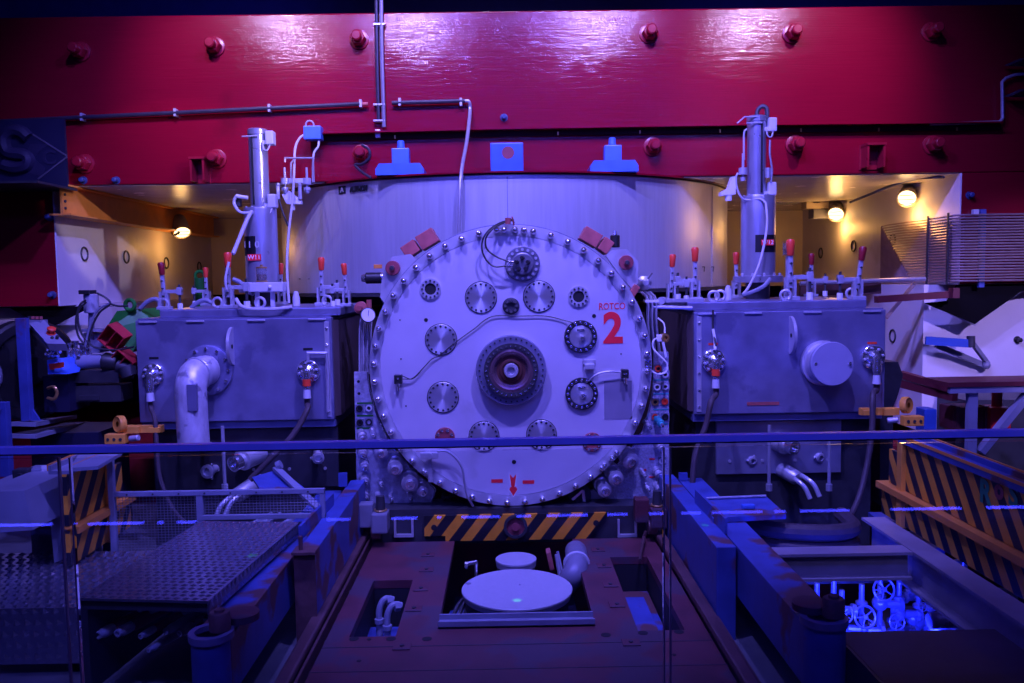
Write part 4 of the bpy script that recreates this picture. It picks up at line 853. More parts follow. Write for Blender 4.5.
b = MB(); b.tube([wpx(362, 145, 7.35), wpx(369, 150, 7.3), wpx(369, 158, 7.3), wpx(362, 164, 7.32), wpx(355, 165, 7.35), wpx(362, 172, 7.3), wpx(371, 178, 7.25)], .012, 8); tag(b.build('cable', M_dpipe), 'dark cable looping round an anchor nut above the casing', 'cable')
# white hoses left
t = thing('white_hose', 'white jointed rod from the left cylinder down to the tall clamp', 'rod', wpx(240, 230, 6.75))
b = MB(); b.tube([wpx(252, 211, 6.75), wpx(246, 222, 6.7), wpx(233, 254, 6.5)], .016, 8, 3); b.build('rod', M_cable, t); b = MB(); b.tube([wpx(236, 196, 6.8), wpx(234, 203, 6.8), wpx(240, 212, 6.75), wpx(252, 213, 6.75)], .012, 8); b.cyl(wpx(236, 196, 6.8), wpx(248, 198, 6.8), .016, None, 8); b.build('bent_pipe', M_lgrey, t); p = wpx(238, 202, 6.85); b = MB(); b.box(p, (.05, .06, .08), None, .01); b.build('block', M_dark, t, False)
b = MB(); b.tube([wpx(229, 262, 6.25), wpx(225.5, 278, 6.22), wpx(226.5, 290, 6.22)], .010, 8); tag(b.build('cable', M_cable), 'short white cable beside the tall clamp on the left tank', 'cable')
b = MB(); b.tube([wpx(236, 299, 6.25), wpx(241, 306, 6.2), wpx(252, 309, 6.2), wpx(275, 309, 6.2), wpx(292, 307, 6.25)], .014, 8); tag(b.build('hose', M_cable), 'white hose lying along the front of the left tank lid', 'hose')
for pts, lab in (([(140, 309), (147, 302), (155, 299), (160, 302)], 'grey hose arching at the outer end of the left tank lid'), ([(191, 308), (197, 303), (205, 300), (212, 303)], 'grey hose arching beside the small clamp on the left tank lid'), ([(233, 279), (241, 283), (248, 291), (254, 294)], 'grey hose between the tall clamp and the left cylinder')):
    b = MB(); b.tube([wpx(x, y, 6.6) for x, y in pts], .018, 8); tag(b.build('hose', M_grey), lab, 'hose')
# right cylinder fittings
t = thing('gas_manifold', 'white valve with thin tubes left of the right cylinder', 'valves', wpx(740, 200, 6.85)); Yr = 6.82
p = wpx(732, 188, Yr); b = MB(); b.prism([p+V3((-.09, 0, -.03)), p+V3((-.03, 0, 0)), p+V3((0, 0, .09)), p+V3((.03, 0, .09)), p+V3((.03, 0, -.05)), p+V3((-.09, 0, -.06))], (0, .07, 0)); b.cyl(p+V3((-.02, .03, -.10)), p+V3((-.02, .03, -.04)), .028, None, 12); b.build('body', M_white2, t, False)
p = wpx(743, 171, Yr); b = MB(); b.cyl(p+V3((0, 0, -.06)), p+V3((0, 0, .14)), .010, None, 8); b.cyl(p+V3((0, 0, -.03)), p+V3((0, 0, .025)), .036, None, 12); b.cyl(p+V3((0, 0, -.08)), p+V3((0, 0, -.05)), .02, None, 8); b.build('valve', M_zinc, t)
b = MB(); b.tube([wpx(747, 129, Yr), wpx(744, 134, Yr), wpx(744, 160, Yr)], .008, 6); b.tube([wpx(738, 173, Yr), wpx(736, 178, Yr), wpx(737, 188, Yr), wpx(741, 197, Yr), wpx(747, 200, Yr), wpx(760, 199, Yr-.06), wpx(766, 203, Yr-.1)], .009, 6); b.build('tube', M_cable, t)
b = MB(); b.tube([wpx(770, 140, Yr), wpx(770, 155, Yr), wpx(772, 170, Yr), wpx(771, 182, Yr)], .008, 6); b.cyl(wpx(768, 168, Yr), wpx(768, 178, Yr), .024, None, 10); b.build('tube', M_conduit, t)
b = MB(); b.tube([wpx(766, 203, 6.7), wpx(767, 225, 6.65), wpx(763, 250, 6.6), wpx(757, 270, 6.55), wpx(748, 288, 6.5), wpx(743, 294, 6.5)], .010, 8); tag(b.build('hose', M_cable), 'white hose running down the front of the right cylinder', 'hose')
b = MB(); b.tube([wpx(770, 279, 6.55), wpx(764, 286, 6.5), wpx(752, 292, 6.5), wpx(742, 295, 6.5)], .016, 8); tag(b.build('hose', M_grey), 'grey hose curling at the foot of the right cylinder', 'hose')
b = MB(); b.bx(W(651, 306, 6.3).x, W(703, 306, 6.3).x, 6.26, 6.34, rzt+.076, rzt+.1); b.cyl(W(661, 301, 6.25), W(664, 301, 6.35), .03, None, 12); b.cyl(W(652, 307, 6.22), W(692, 308, 6.22), .014, None, 8); tag(b.build('clamp_rail', M_zinc), 'silver rail under the inner clamps of the right tank', 'rail')
p = W(728, 296, 6.7); b = MB(); b.lathe(V3((p.x, p.y, rzt+.076)), (0, 0, 1), [(.03, 0), (.03, .06), (.018, .11), (0, .12)], 12); tag(b.build('cone_plug', M_lgrey), 'small grey cone plug left of the right cylinder', 'plug')
p = W(296, 295, 6.7); b = MB(); b.lathe(V3((p.x, p.y, lzt+.076)), (0, 0, 1), [(.03, 0), (.03, .06), (.018, .11), (0, .12)], 12); tag(b.build('cone_plug', M_lgrey), 'small grey cone plug right of the left cylinder', 'plug')
# ------------------------------------------------------------------ deck and pits
def grid_plate(b, xs, ys, holes, z0, z1):
    for i in range(len(xs)-1):
        for j in range(len(ys)-1):
            cx, cy = (xs[i]+xs[i+1])/2, (ys[j]+ys[j+1])/2
            if any(h[0] < cx < h[1] and h[2] < cy < h[3] for h in holes): continue
            b.bx(xs[i], xs[i+1], ys[j], ys[j+1], z0, z1)
holes = [(-.845, -.6, 4.3, 5.13), (-.385, .46, 4.54, 5.9), (.678, .926, 4.31, 5.49)]
xs = [-.96, -.845, -.6, -.385, .46, .678, .926, 1.04]; ys = [2.7, 4.3, 4.31, 4.54, 5.13, 5.49, 5.9]
dk_ = thing('trolley_deck', 'rusty red floor plate with three openings between the rails', 'deck', (0.04, 4.5, -.05))
b = MB(); grid_plate(b, xs, ys, holes, -.05, 0); b.build('plate', M_rust, dk_, False)
b = MB(); b.bx(-.96, 1.04, 4.17, 4.178, -.002, .0015); b.bx(-.96, 1.04, 3.9, 3.906, -.002, .0015); b.build('seam', M_dark, dk_, False)
for px, py in ((354, 639), (369, 639.5), (391, 639), (427, 639), (606, 635), (643, 633), (679, 632), (359, 661), (674, 655)):
    p = G(px, py, 0); b = MB(); b.lathe((p.x, p.y, .0005), (0, 0, 1), [(.026 if px not in (369, 359, 674) else .012, 0), (.026 if px not in (369, 359, 674) else .012, .001)], 18); b.build('bolt_hole', M_hole, dk_)
for px, py in ((426.5, 570), (421, 589), (414, 609), (604, 566), (610.5, 585), (617, 605), (631, 643), (402, 647), (428, 555), (598, 550)):
    p = G(px, py, 0); b = MB(); b.bx(p.x-.045, p.x+.045, p.y-.04, p.y+.04, .0005, .006, .002); b.m(1).lathe((p.x, p.y, .006), (0, 0, 1), [(.012, 0), (.012, .006)], 8); b.build('pad', [M_rust, M_dark], dk_, False)
for x0, x1, y0, y1, lab in ((-.845, -.6, 4.3, 5.13, 'l'), (.678, .926, 4.31, 5.49, 'r')):
    b = MB(); b.bx(x0-.012, x0-.002, y0, y1, -.3, -.051); b.bx(x1+.002, x1+.012, y0, y1, -.3, -.051); b.bx(x0, x1, y1+.002, y1+.012, -.3, -.051); b.build('rib', M_hole, dk_, False)  # rib sides painted near black, shade of the openings put into the colour
for x0, x1, lab in ((-1.10, -.965, 'left'), (1.045, 1.115, 'right')):
    t = thing('rail', f'rusty steel rail along the {lab} edge of the red deck', 'rail', ((x0+x1)/2, 4.4, -.1))
    xm = (x0+x1)/2
    b = MB(); b.bx(x0, x1, 2.5, 6.0, -.1, -.06, .004); b.bx(xm-.012, xm+.012, 2.5, 6.0, -.06, .03); b.build('foot', M_rail, t, False)
    b = MB(); b.bx(xm-.04, xm+.028, 2.5, 6.0, .02, .062, .012); b.bx(xm+.036, xm+.05, 2.5, 6.0, -.06, .03); b.build('head', M_rail, t, False)
    for k in range(9):
        y = 2.9+k*.36; b = MB(); b.lathe((x0+.02 if lab == 'right' else x1-.02, y, -.06), (0, 0, 1), [(.016, 0), (.016, .02), (.008, .025)], 6); b.build('bolt', M_dark, t)
# what is under the deck
t = thing('under_deck_box', 'blue steel box seen through the right deck opening', 'box', (.83, 4.8, -.5))
b = MB(); b.bx(.69, .915, 4.35, 5.40, -.6, -.20, .01); b.build('body', M_bbeam, t, False); b = MB(); b.bx(.70, .86, 4.45, 5.22, -.198, -.17, .006); b.build('lid', M_bbeam, t, False)
b = MB(); b.tube([(.9, 4.35, -.3), (.89, 4.4, -.12), (.91, 4.45, -.08), (.94, 4.5, -.1)], .012, 8); b.build('pipe', M_conduit, t)
b = MB(); b.bx(-.86, -.58, 4.35, 5.0, -.6, -.24, .01); tag(b.build('under_deck_box', M_bbeam, None, False), 'blue steel box seen through the left deck opening', 'box')
t = thing('twin_valve', 'pair of chrome pipe elbows in the left deck opening', 'valves', (-.72, 4.55, -.22))
for px, py in ((383, 601), (391, 607)):
    p = G(px, py, -.03); b = MB(); b.tube([p+V3((.06, .02, 0)), p+V3((0.01, 0, .01)), p+V3((-.02, -.02, -.05)), p+V3((-.02, -.03, -.2))], .019, 10); b.cyl(p+V3((.02, .0, 0)), p+V3((.05, .015, .0)), .028, None, 6); b.lathe(p+V3((-.02, -.03, -.12)), (0, 0, 1), [(.028, 0), (.028, .025)], 8); b.build('elbow', M_grey, t)
b = MB(); b.bx(-.42, .5, 4.5, 6.4, -.62, -.6); tag(b.build('pit_tray', M_navy, None, False), 'dark blue tray at the bottom of the middle deck opening', 'tray')
b = MB(); b.bx(-.38, -.22, 4.6, 5.2, -.6, -.22, .02); b.bx(-.36, -.26, 4.65, 5.1, -.22, -.19, .01); tag(b.build('pit_block', M_bbeam, None, False), 'blue block at the left side of the middle deck opening', 'block')
b = MB()
for k in range(3): b.tube([(-.36+.03*k, 4.7, -.16), (-.3+.03*k, 5.0, -.1), (-.2, 5.2+.05*k, -.14), (-.1, 5.3, -.3)], .014, 6)
tag(b.build('hoses', M_bcable), 'dark hoses left of the large round lid', 'hoses')
# lids
M_lid = mat('speckled_lid', (.42, .42, .48), .5, .1, .06, 40, dirt=(.45, .43, .5), dscale=6, dthr=.62)
for px, py, r, lab, pz in ((517, 588, .335, 'large round pale lid on the red deck', .0), (516, 558.5, .137, 'small round pale lid behind the large round lid', .0)):
    p = G(px, py, pz); t = thing('hatch_cover', lab, 'hatch', (p.x, p.y, pz-.05))
    b = MB(); b.lathe((p.x, p.y, pz-.045), (0, 0, 1), [(r*.97, 0), (r*.98, .03), (r, .032), (r, .042), (r*.99, .045), (0, .045)], 72); b.build('plate', M_lid, t)
    b = MB(); b.lathe((p.x, p.y, pz-.30), (0, 0, 1), [(r*.93, 0), (r*.93, .254)], 48); b.build('neck', M_dark, t)
    if r > .2:
        for q, rr in ((G(468.5, 583.5, 0), .017), (G(520, 585, 0), .006)): b = MB(); b.lathe((q.x, q.y, .0005), (0, 0, 1), [(rr, 0), (rr, .004)], 14); b.build('plug', M_grey, t)
# channel in front of the lid
p0 = G(438, 623, .035); p1 = G(595, 620, .035); ya = p0.y
t = thing('channel_bar', 'grey steel channel lying in front of the large round lid', 'bar', ((p0.x+p1.x)/2, ya, .0))
b = MB(); b.bx(p0.x, p1.x, ya, ya+.012, .001, .04); b.bx(p0.x, p1.x, ya, ya+.11, .001, .012); b.bx(p0.x, p1.x, ya+.098, ya+.11, .001, .04); b.build('channel', M_grey, t, False)
# duct right of the lid
t = thing('vent_duct', 'fat grey bent duct behind and right of the large round lid', 'duct', (.42, 5.25, -.3))
b = MB(); b.tube([G(577, 553, .02)+V3((0, .1, -.02)), G(577, 561, .0), G(575, 572, -.02), G(568, 582, -.1), G(562, 588, -.3)], .075, 18, 8); b.build('duct', mat('dim_grey_paint', (.22, .22, .28), .45, .1, .1, 6), t)
b = MB(); b.torus(G(576.5, 564, .0), V3((0, 1, .05)), .077, .012, 24, 6); b.build('band', M_lgrey, t)
p = G(553, 562, .02); b = MB(); b.box(p+V3((-.02, 0, .02)), (.03, .1, .12), Matrix.Rotation(-.2, 3, 'Y'), .006); b.build('flange_plate', M_copper, t, False)
b = MB(); b.beam(p+V3((.02, -.03, .06)), p+V3((.04, -.05, -.08)), .02, .012); b.beam(p+V3((.03, 0, .07)), p+V3((.06, -.03, -.08)), .014, .012); b.build('lever', M_zinc, t, False)
t = thing('tap', 'small chrome tap behind the left of the large round lid', 'tap', G(476, 573, -.02))
b = MB(); p = G(476, 573, 0); b.cyl(p+V3((0, 0, -.04)), p+V3((0, 0, .07)), .012, None, 8); b.cyl(p+V3((-.05, 0, .06)), p+V3((.01, 0, .07)), .014, None, 8); b.cyl(p+V3((-.07, 0, .05)), p+V3((-.05, 0, .05)), .024, None, 8); b.build('body', M_chrome, t)
# end stops on the rails
for x, lab, mt in ((-.93, 'left', mat('dim_grey_housing', (.22, .22, .27), .45)), (1.02, 'right', M_rust)):
    y = 5.82; t = thing('wheel_box', f'squat axle box standing on the {lab} rail under the connector plate', 'axle box', (x, y, .05))
    b = MB(); b.bx(x-.02, x+.09, y-.08, y+.06, .11, .25, .012); b.bx(x-.12, x-.02, y-.0, y+.1, .13, .30, .01); b.build('housing', mt, t, False)
    b = MB(); b.cyl((x+.035, y, .25), (x+.035, y, .36), .035, .03, 16); b.build('spring', M_dark, t)
    b = MB(); b.cyl((x-.03, y, .1), (x+.03, y, .1), .05, None, 20); b.build('wheel', M_rail, t)
    b = MB(); b.torus((x+.035, y, .26), (0, 0, 1), .04, .007, 16, 6); b.build('ring', M_brass, t)
b = MB(); b.tube([G(640, 560, .02), G(641, 553, .03), W(644, 537, 5.8), W(646, 531, 5.8)], .010, 6, 1, False); tag(b.build('rod', M_rail), 'thin rod bent up at the back end of the right rail', 'rod')

# ------------------------------------------------------------------ blue girders
def girder(nm, x0, x1, y0, y1, z0, z1, lab):
    t = thing(nm, lab, 'girder', ((x0+x1)/2, (y0+y1)/2, z0))
    b = MB(); b.bx(x0, x1, y0, y1, z0, z1, .006); b.build('beam', M_bbeam, t, False)
    return t
girder('blue_girder', 1.118, 1.225, 4.41, 6.1, -.25, .41, 'blue inner girder right of the red deck, with a blunt end')
girder('blue_girder', -1.150, -1.045, 4.44, 6.1, -.25, .41, 'blue inner girder left of the red deck, with a plate on its end')
t = girder('blue_girder', 1.235, 1.412, 3.42, 6.0, .13, .405, 'long blue outer girder right of the red deck with rust patches')
b = MB(); b.cyl((1.323, 3.43, -.25), (1.323, 3.43, .405), .088, None, 32); b.build('round_end', M_bbeam, t)
b = MB(); b.ring((1.323, 3.43, .40), (0, 0, 1), .098, .07, .03, 32); b.build('collar', mat('worn_edge', (.16, .15, .26), .45), t)
b = MB(); b.torus((1.30, 3.335, .1), (0, -1, .2), .03, .007, 16, 6); b.build('shackle', M_dark, t)
t2 = girder('blue_girder', -1.36, -1.19, 3.49, 6.0, .10, .36, 'long blue outer girder left of the red deck')
b = MB(); b.cyl((-1.275, 3.50, -.25), (-1.275, 3.50, .36), .084, None, 32); b.build('round_end', M_bbeam, t2)
b = MB(); b.ring((-1.275, 3.50, .355), (0, 0, 1), .094, .068, .03, 32); b.build('collar', MATS['worn_edge'], t2)
b = MB(); b.torus((-1.265, 3.41, .08), (0, -1, .2), .03, .007, 16, 6); b.build('shackle', M_dark, t2)
for x, sx, lab in ((1.31, -1, 'right'), (-1.29, 1, 'left')):
    zz0 = .432 if lab == 'right' else .387
    t = thing('hinge_pin', f'rusty pin with a round washer on the near end of the {lab} outer girder', 'pin', (x, 3.5, zz0-.026))
    b = MB(); b.lathe((x+.05, 3.42 if lab == 'right' else 3.51, zz0), (0, 0, 1), [(.045, 0), (.045, .07), (.04, .078), (.022, .078), (.02, .09), (0, .09)], 20); b.build('pin', mat('rust_brown', (.14, .06, .06), .6, 0, .3, 20), t)
    b = MB(); b.lathe((x-.02 if lab == 'right' else x+.11, 3.50 if lab == 'right' else 3.62, zz0), (0, 0, 1), [(.075, 0), (.075, .03), (.06, .034), (0, .034)], 28); b.build('washer', M_rust, t)
# plates standing on the girders
t = thing('flat_bar', 'blue flat bar standing on edge on the right girders', 'bar', (1.24, 5.1, .41))
a0 = G(696, 503, .41); a1 = G(726, 534, .41)
b = MB(); b.beam(a0+V3((0, 0, .045)), a1+V3((0, 0, .045)), .016, .09); b.build('bar', M_bbeam, t, False)
a0 = G(238+95, 514, .41); a1 = G(312, 540, .41)
t = thing('flat_bar', 'blue flat bar standing on edge on the left girders', 'bar', (-1.17, 5.0, .41)); b = MB(); b.beam(G(333, 505, .41)+V3((0, 0, .04)), G(300, 540, .41)+V3((-.0, 0, .04)), .016, .08); b.build('bar', M_bbeam, t, False)
p = G(305, 549, .41); b = MB(); b.bx(-1.155, -1.04, 4.43, 4.438, -.1, .415); b.bx(-1.16, -1.035, 4.40, 4.52, .411, .425); b.cyl((-1.12, 4.45, .425), (-1.12, 4.45, .5), .012, None, 8); tag(b.build('end_plate', MATS['rust_brown'], None, False), 'rusty cap plate on the end of the left inner girder', 'plate')
for x, lab in ((1.02, 'right'), (-.93, 'left')):
    p = W(682 if x > 0 else 344, 480, 5.95); b = MB(); b.bx(p.x-.03, p.x+.03, 5.9, 5.93, .41, p.z+.06); tag(b.build('upright_bar', M_bbeam, None, False), f'short blue upright at the back end of the {lab} inner girder', 'bar')
# blue tray (right) and leaning blue plate (left)
zc = .44
P = [G(699, 499, zc), G(766, 496, zc), G(786, 514, zc), G(713, 518, zc)]
t = thing('blue_tray', 'blue flat plate with a small handle under the right tank', 'plate', (1.5, 5.2, zc-.03))
b = MB(); b.prism(P, (0, 0, -.03)); b.build('plate', M_bbeam, t, False)
q = G(748, 509, zc); b = MB(); b.bx(q.x-.04, q.x+.04, q.y-.02, q.y+.02, zc+.001, zc+.03, .008); b.build('handle', M_blue, t, False)
q0, q1 = G(706, 500, zc), G(766, 497.5, zc); b = MB(); b.tube([q0+V3((0, 0, .012)), q1+V3((0, 0, .012))], .008, 6); b.build('rod', M_conduit, t)
P = [W(252, 477, 5.6), W(280, 469, 5.75), W(306, 489, 5.55), W(262, 492, 5.4)]
b = MB(); b.prism(P, (0, .02, -.03)); o = b.build('leaning_plate', M_bbeam, None, False); tag(o, 'blue plate leaning behind the mesh guard under the left tank', 'plate')
b = MB(); b.beam(W(276, 468, 5.7), W(318, 508, 5.3), .05, .02); b.cyl(W(277, 466, 5.7), W(281, 464, 5.7), .03, None, 10); tag(b.build('angle_bar', M_grey, None, False), 'grey angle bar along the edge of the leaning blue plate', 'bar')
# coil of flat black hose, right
for k in range(3):
    zz = .108+.105*k
    b = MB(); cx_ = 1.9; b.tube([(1.50, 5.2, zz), (1.62, 5.0, zz), (1.9, 4.92, zz), (2.1, 5.0, zz), (2.15, 5.3, zz)], .05, 10); o = tag(b.build('hose_coil', M_rub), ['lowest', 'middle', 'topmost'][k]+' turn of the thick dark hose lying behind the pit frame', 'hose', 'coiled dark hose')
b = MB(); b.bx(1.43, 2.25, 4.85, 5.45, .03, .055); b.bx(1.5, 1.55, 4.9, 4.95, -.58, .03); b.bx(2.1, 2.15, 5.3, 5.35, -.58, .03); tag(b.build('hose_tray', M_dark, None, False), 'dark tray carrying the coiled hose behind the pit frame', 'tray')
# ------------------------------------------------------------------ right pit frame
M_frm = mat('grey_steel_frame', (.36, .33, .38), .5, .2, .2, 5, .06)
t = thing('pit_beam', 'grey steel I beam across the right pit', 'beam', (1.77, 4.35, .25)); b = MB(); b.ibeam((1.415, 4.36, .325), (2.125, 4.36, .325), .12, .15); b.build('beam', M_frm, t, False)
t = thing('pit_beam', 'grey steel I beam along the outer side of the right pit', 'beam', (2.2, 4.4, .2)); b = MB(); b.ibeam((2.2, 2.9, .29), (2.2, 4.95, .29), .14, .22); b.build('beam', M_frm, t, False)
b = MB(); b.bx(1.43, 2.125, 2.7, 3.56, .28, .30); b.bx(1.43, 2.125, 3.54, 3.56, .0, .28); tag(b.build('cover_plate', mat('dark_brown_plate', (.10, .07, .08), .6, 0, .3, 4, .1), None, False), 'dark brown floor plate in front of the right pit', 'plate')
# valves in the pit
M_vlv = mat('pit_pipe_paint', (.30, .33, .55), .3, .45, .15, 8)
def wheel(root, c, ax, R, name='hand_wheel'):
    b = MB(); b.torus(c, ax, R, R*.12, 24, 8); A, B, n = basis(ax)
    for k in range(5):
        a = 2*PI*k/5; b.cyl(V3(c), V3(c)+(A*math.cos(a)+B*math.sin(a))*R, R*.07, None, 6)
    b.lathe(V3(c)-n*R*.15, n, [(R*.22, 0), (R*.22, R*.3)], 12); b.cyl(c, V3(c)-V3(ax).normalized()*R*.0+V3((0, R*1.2, 0)), R*.1, None, 8); b.build(name, M_vlv, root)
YV = 4.75
def valve(px, py, R, hgt, lab, stem_py):
    c = W(px, py, YV-.05); t = thing('pit_valve', lab, 'valve', (c.x, YV, -.5), 'valves in the pit')
    if R: wheel(t, c, (.1, -1, .25), R)
    top = W(px, stem_py, YV).z
    b = MB(); b.cyl((c.x, YV, -.55), (c.x, YV, top), .016, None, 10)
    z = -.5
    for f in (.25, .5, .8):
        zz = -.55+(top+.55)*f; b.lathe((c.x, YV, zz), (0, 0, 1), [(.016, -.01), (.034, 0), (.034, .018), (.016, .026)], 12)
    b.build('stem', M_vlv, t)
    b = MB(); zz = c.z-.10; b.sph((c.x, YV, zz), .045, 12); b.cyl((c.x, YV, zz), (c.x+.13, YV-.02, zz), .025, None, 10); b.lathe((c.x+.10, YV-.02, zz), (1, 0, 0), [(.04, 0), (.04, .02)], 12); b.build('body', M_vlv, t)
for px, py, R, sp, lab in ((884, 589.5, .062, 575, 'largest hand wheel at the top of the pit valves'), (865, 617, .062, 584, 'hand wheel in the middle of the pit valves'), (845, 615, .045, 590, 'hand wheel at the left of the pit valves'), (897, 622, .045, 606, 'lower hand wheel in the middle of the pit valves'),
                          (923, 607, .024, 588, 'small hand wheel at the right of the pit valves'), (971, 631, .045, 625, 'hand wheel at the right corner of the pit'),
                          (820, 600, 0, 583, 'plain standpipe at the far left of the pit'), (837, 596, 0, 577, 'stem with collars left of the largest pit hand wheel'), (903, 600, 0, 577, 'tall stem right of the largest pit hand wheel'), (918, 605, 0, 630, 'stem beside the small pit hand wheel'), (934, 612, 0, 590, 'stem right of the small pit hand wheel'), (945, 612, 0, 603, 'short stem above the horizontal pit cylinder')):
    valve(px, py, R, 0, lab, sp)
t = thing('pit_cylinder', 'horizontal bright cylinder at the right of the pit', 'cylinder', W(946, 640, YV-.1))
b = MB(); p0 = W(929, 621.5, 4.3); p1 = W(963, 618.5, 4.3); b.cyl(p0, p1, .045, None, 20, .006); b.cyl(V3((p0.x+.03, p0.y, p0.z-.4)), p0+V3((.03, 0, 0)), .03, None, 12); b.build('body', M_vlv, t)
b = MB(); b.tube([W(944, 625, YV-.1), W(950, 631, YV-.1), W(955, 629, YV-.1)], .02, 8); b.build('arm', M_vlv, t)
for py, x0, x1, lab in ((597, 893, 960, 'upper'), (592, 905, 925, 'short upper'), (629, 895, 925, 'lower'), (626, 868, 882, 'lower left')):
    b = MB(); p0 = W(x0, py+.5, YV+.12); p1 = W(x1, py-.5, YV+.12); b.cyl(p0, p1, .022, None, 12)
    for f in (.15, .5, .85): q = p0.lerp(p1, f); b.lathe(q, p1-p0, [(.035, 0), (.035, .02)], 12)
    tag(b.build('pit_pipe', M_vlv), f'{lab} horizontal pipe among the pit valves', 'pipe')
b = MB(); b.bx(1.414, 1.428, 2.7, 6.0, -.62, .3); tag(b.build('pit_light_stop', M_navy, None, False), 'added dark sheet stopping pit lamp light beside the long blue girder', 'light stop')  # unseen sheet added to stop pit lamp light leaking under the girder
b = MB(); b.bx(1.43, 3.2, 3.5, 6.0, -.62, -.58); tag(b.build('pit_floor', M_navy, None, False), 'dark floor of the right pit', 'pit floor')
# things beyond the pit frame
b = MB(); b.tube([W(984, 591, 4.2), W(1000, 590, 4.2), W(1009, 592, 4.2), W(1012, 598, 4.2), W(1012, 606, 4.2)], .014, 8, 1, False); b.cyl(W(1015, 586, 4.2), W(1015, 608, 4.2), .014, None, 8); tag(b.build('guard_pipe', M_conduit), 'bent pipe guard at the lower right edge', 'pipe')
for px, py, lab in ((957, 565, 'left'), (964, 563, 'right')):
    p = W(px, py, 4.75); b = MB(); b.cyl(p-V3((0, 0, .03)), p+V3((0, 0, .03)), .02, None, 12, .005); b.cyl(p-V3((0, 0, .4)), p-V3((0, 0, .03)), .012, None, 8); tag(b.build('indicator_cap', M_vlv), f'{lab} one of two small bright caps beyond the pit frame', 'cap')
P = [G(868, 512, .2), G(893, 512, .2), G(945, 548, .2), G(915, 548, .2)]
b = MB(); b.prism(P, (0, 0, -.05)); tag(b.build('floor_plate', M_bbeam, None, False), 'dark blue plate between the pit frame and the right striped barrier', 'plate')

# ------------------------------------------------------------------ tread plate platforms (left)
M_trd = mat('tread_plate', (.40, .39, .50), .24, .85, .08, 14, .05)
def tread(b, P00, P10, P11, P01, nu, nv, hgt=.006, sz=.35, off=(0, 0, 1)):
    off = V3(off)
    for i in range(nu):
        for j in range(nv):
            u_, v_ = (i+.5)/nu, (j+.5)/nv
            c = P00*(1-u_)*(1-v_)+P10*u_*(1-v_)+P11*u_*v_+P01*(1-u_)*v_
            e1 = (P10-P00)/nu*sz; e2 = (P01-P00)/nv*sz
            c = c+e1*(.5 if j % 2 else 0.)/sz*.5*(1 if i < nu-1 else 0); d = e1*.95+e2*.25; w_ = e2*1.0-e1*.2
            r = [b.bm.verts.new(c+d), b.bm.verts.new(c+w_), b.bm.verts.new(c-d), b.bm.verts.new(c-w_)]; tp = b.bm.verts.new(c+off*hgt)
            for k in range(4): b._face([r[k], r[(k+1) % 4], tp])
zp = .45
A, Bq_, Cq, Dq = G(78, 598, zp), G(207, 601, zp), G(299, 522, zp), G(200, 521, zp)
t = thing('tread_platform', 'raised tread plate platform in the left foreground', 'platform', ((A+Cq)/2)*1-V3((0, 0, zp)))
b = MB(); b.prism([A, Bq_, Cq, Dq], (0, 0, -.012)); tread(b, A, Bq_, Cq, Dq, 14, 30, .006, .42); b.build('top_plate', M_trd, t, False)
b = MB(); k = V3((0, 0, -.07)); b.prism([Bq_, Cq, Cq+k, Bq_+k], (.006, 0, 0)); nrm = (Cq-Bq_).cross(V3((0, 0, 1))).normalized(); tread(b, Bq_+k+nrm*.008, Cq+k+nrm*.008, Cq+nrm*.008, Bq_+nrm*.008, 26, 1, .008, .6, nrm); b.build('skirt', M_trd, t, False)
b = MB(); b.prism([A+V3((0, .02, -.014)), Bq_+V3((-.006, .02, -.014)), Bq_+V3((-.006, .02, -.06)), A+V3((0, .02, -.06))], (0, .02, 0)); b.build('front_lip', M_dark, t, False)
b = MB(); b.prism([A+V3((0, .02, -.014)), A+V3((.03, .02, -.014)), A+V3((.03, .02, -.45)), A+V3((0, .02, -.45))], (.1, .9, 0)); b.prism([Bq_+V3((-.04, .05, -.1)), Bq_+V3((-.01, .05, -.1)), Bq_+V3((-.01, .05, -.45)), Bq_+V3((-.04, .05, -.45))], (.1, .9, 0)); b.prism([A+V3((.12, .95, -.014)), Bq_+V3((.08, .95, -.014)), Bq_+V3((.08, .95, -.44)), A+V3((.12, .95, -.44))], (0, .02, 0)); b.build('side_wall', M_dark, t, False)
for n, (px, py, r, red, lab) in enumerate(((103, 633, 5.5, 1, 'large red pipe end at the left under the tread platform'), (122, 631, 5.5, 1, 'second large red pipe end under the tread platform'), (145, 634, 4, 1, 'slim red pipe end in the middle under the tread platform'), (170, 629, 4.5, 0, 'silver pipe end right of the middle under the tread platform'), (184, 631, 4.5, 1, 'reddish pipe end at the right under the tread platform'),
                          (144, 607, 4.2, 0, 'silver pipe end up under the lip of the tread platform'), (156, 609, 3.5, 1, 'small reddish pipe end up under the lip of the tread platform'), (188.5, 609.5, 4.2, 0, 'bright faceted pipe end under the right of the platform lip'), (178, 607.5, 3, 0, 'small dim pipe end under the right of the platform lip'), (153, 648, 3.5, 0, 'lowest dim pipe end under the tread platform'))):
    Y = 3.84; p = W(px, py, Y); r = U(r, Y); d = V3((-.35, -1, .0)).normalized()
    t = thing('pipe_end', lab, 'pipe', p-V3((0, 0, r)), 'pipe ends under the tread platform')
    b = MB(); b.lathe(p-d*.35, d, [(r*1.15, 0), (r*1.15, .28), (r*1.0, .29)], 18); b.build('pipe', M_bush if red else M_steel, t)
    b = MB(); b.lathe(p-d*.06, d, [(r*.9, 0), (r, .02), (r, .06), (r*.75, .07), (r*.75, .09), (r*.5, .092), (r*.45, .05), (0, .05)], 18); b.build('coupling', M_zinc, t)
zl = .25
A, Bq_, Cq, Dq = G(-60, 608, zl), G(100, 609, zl), G(182, 552, zl), G(40, 551, zl)
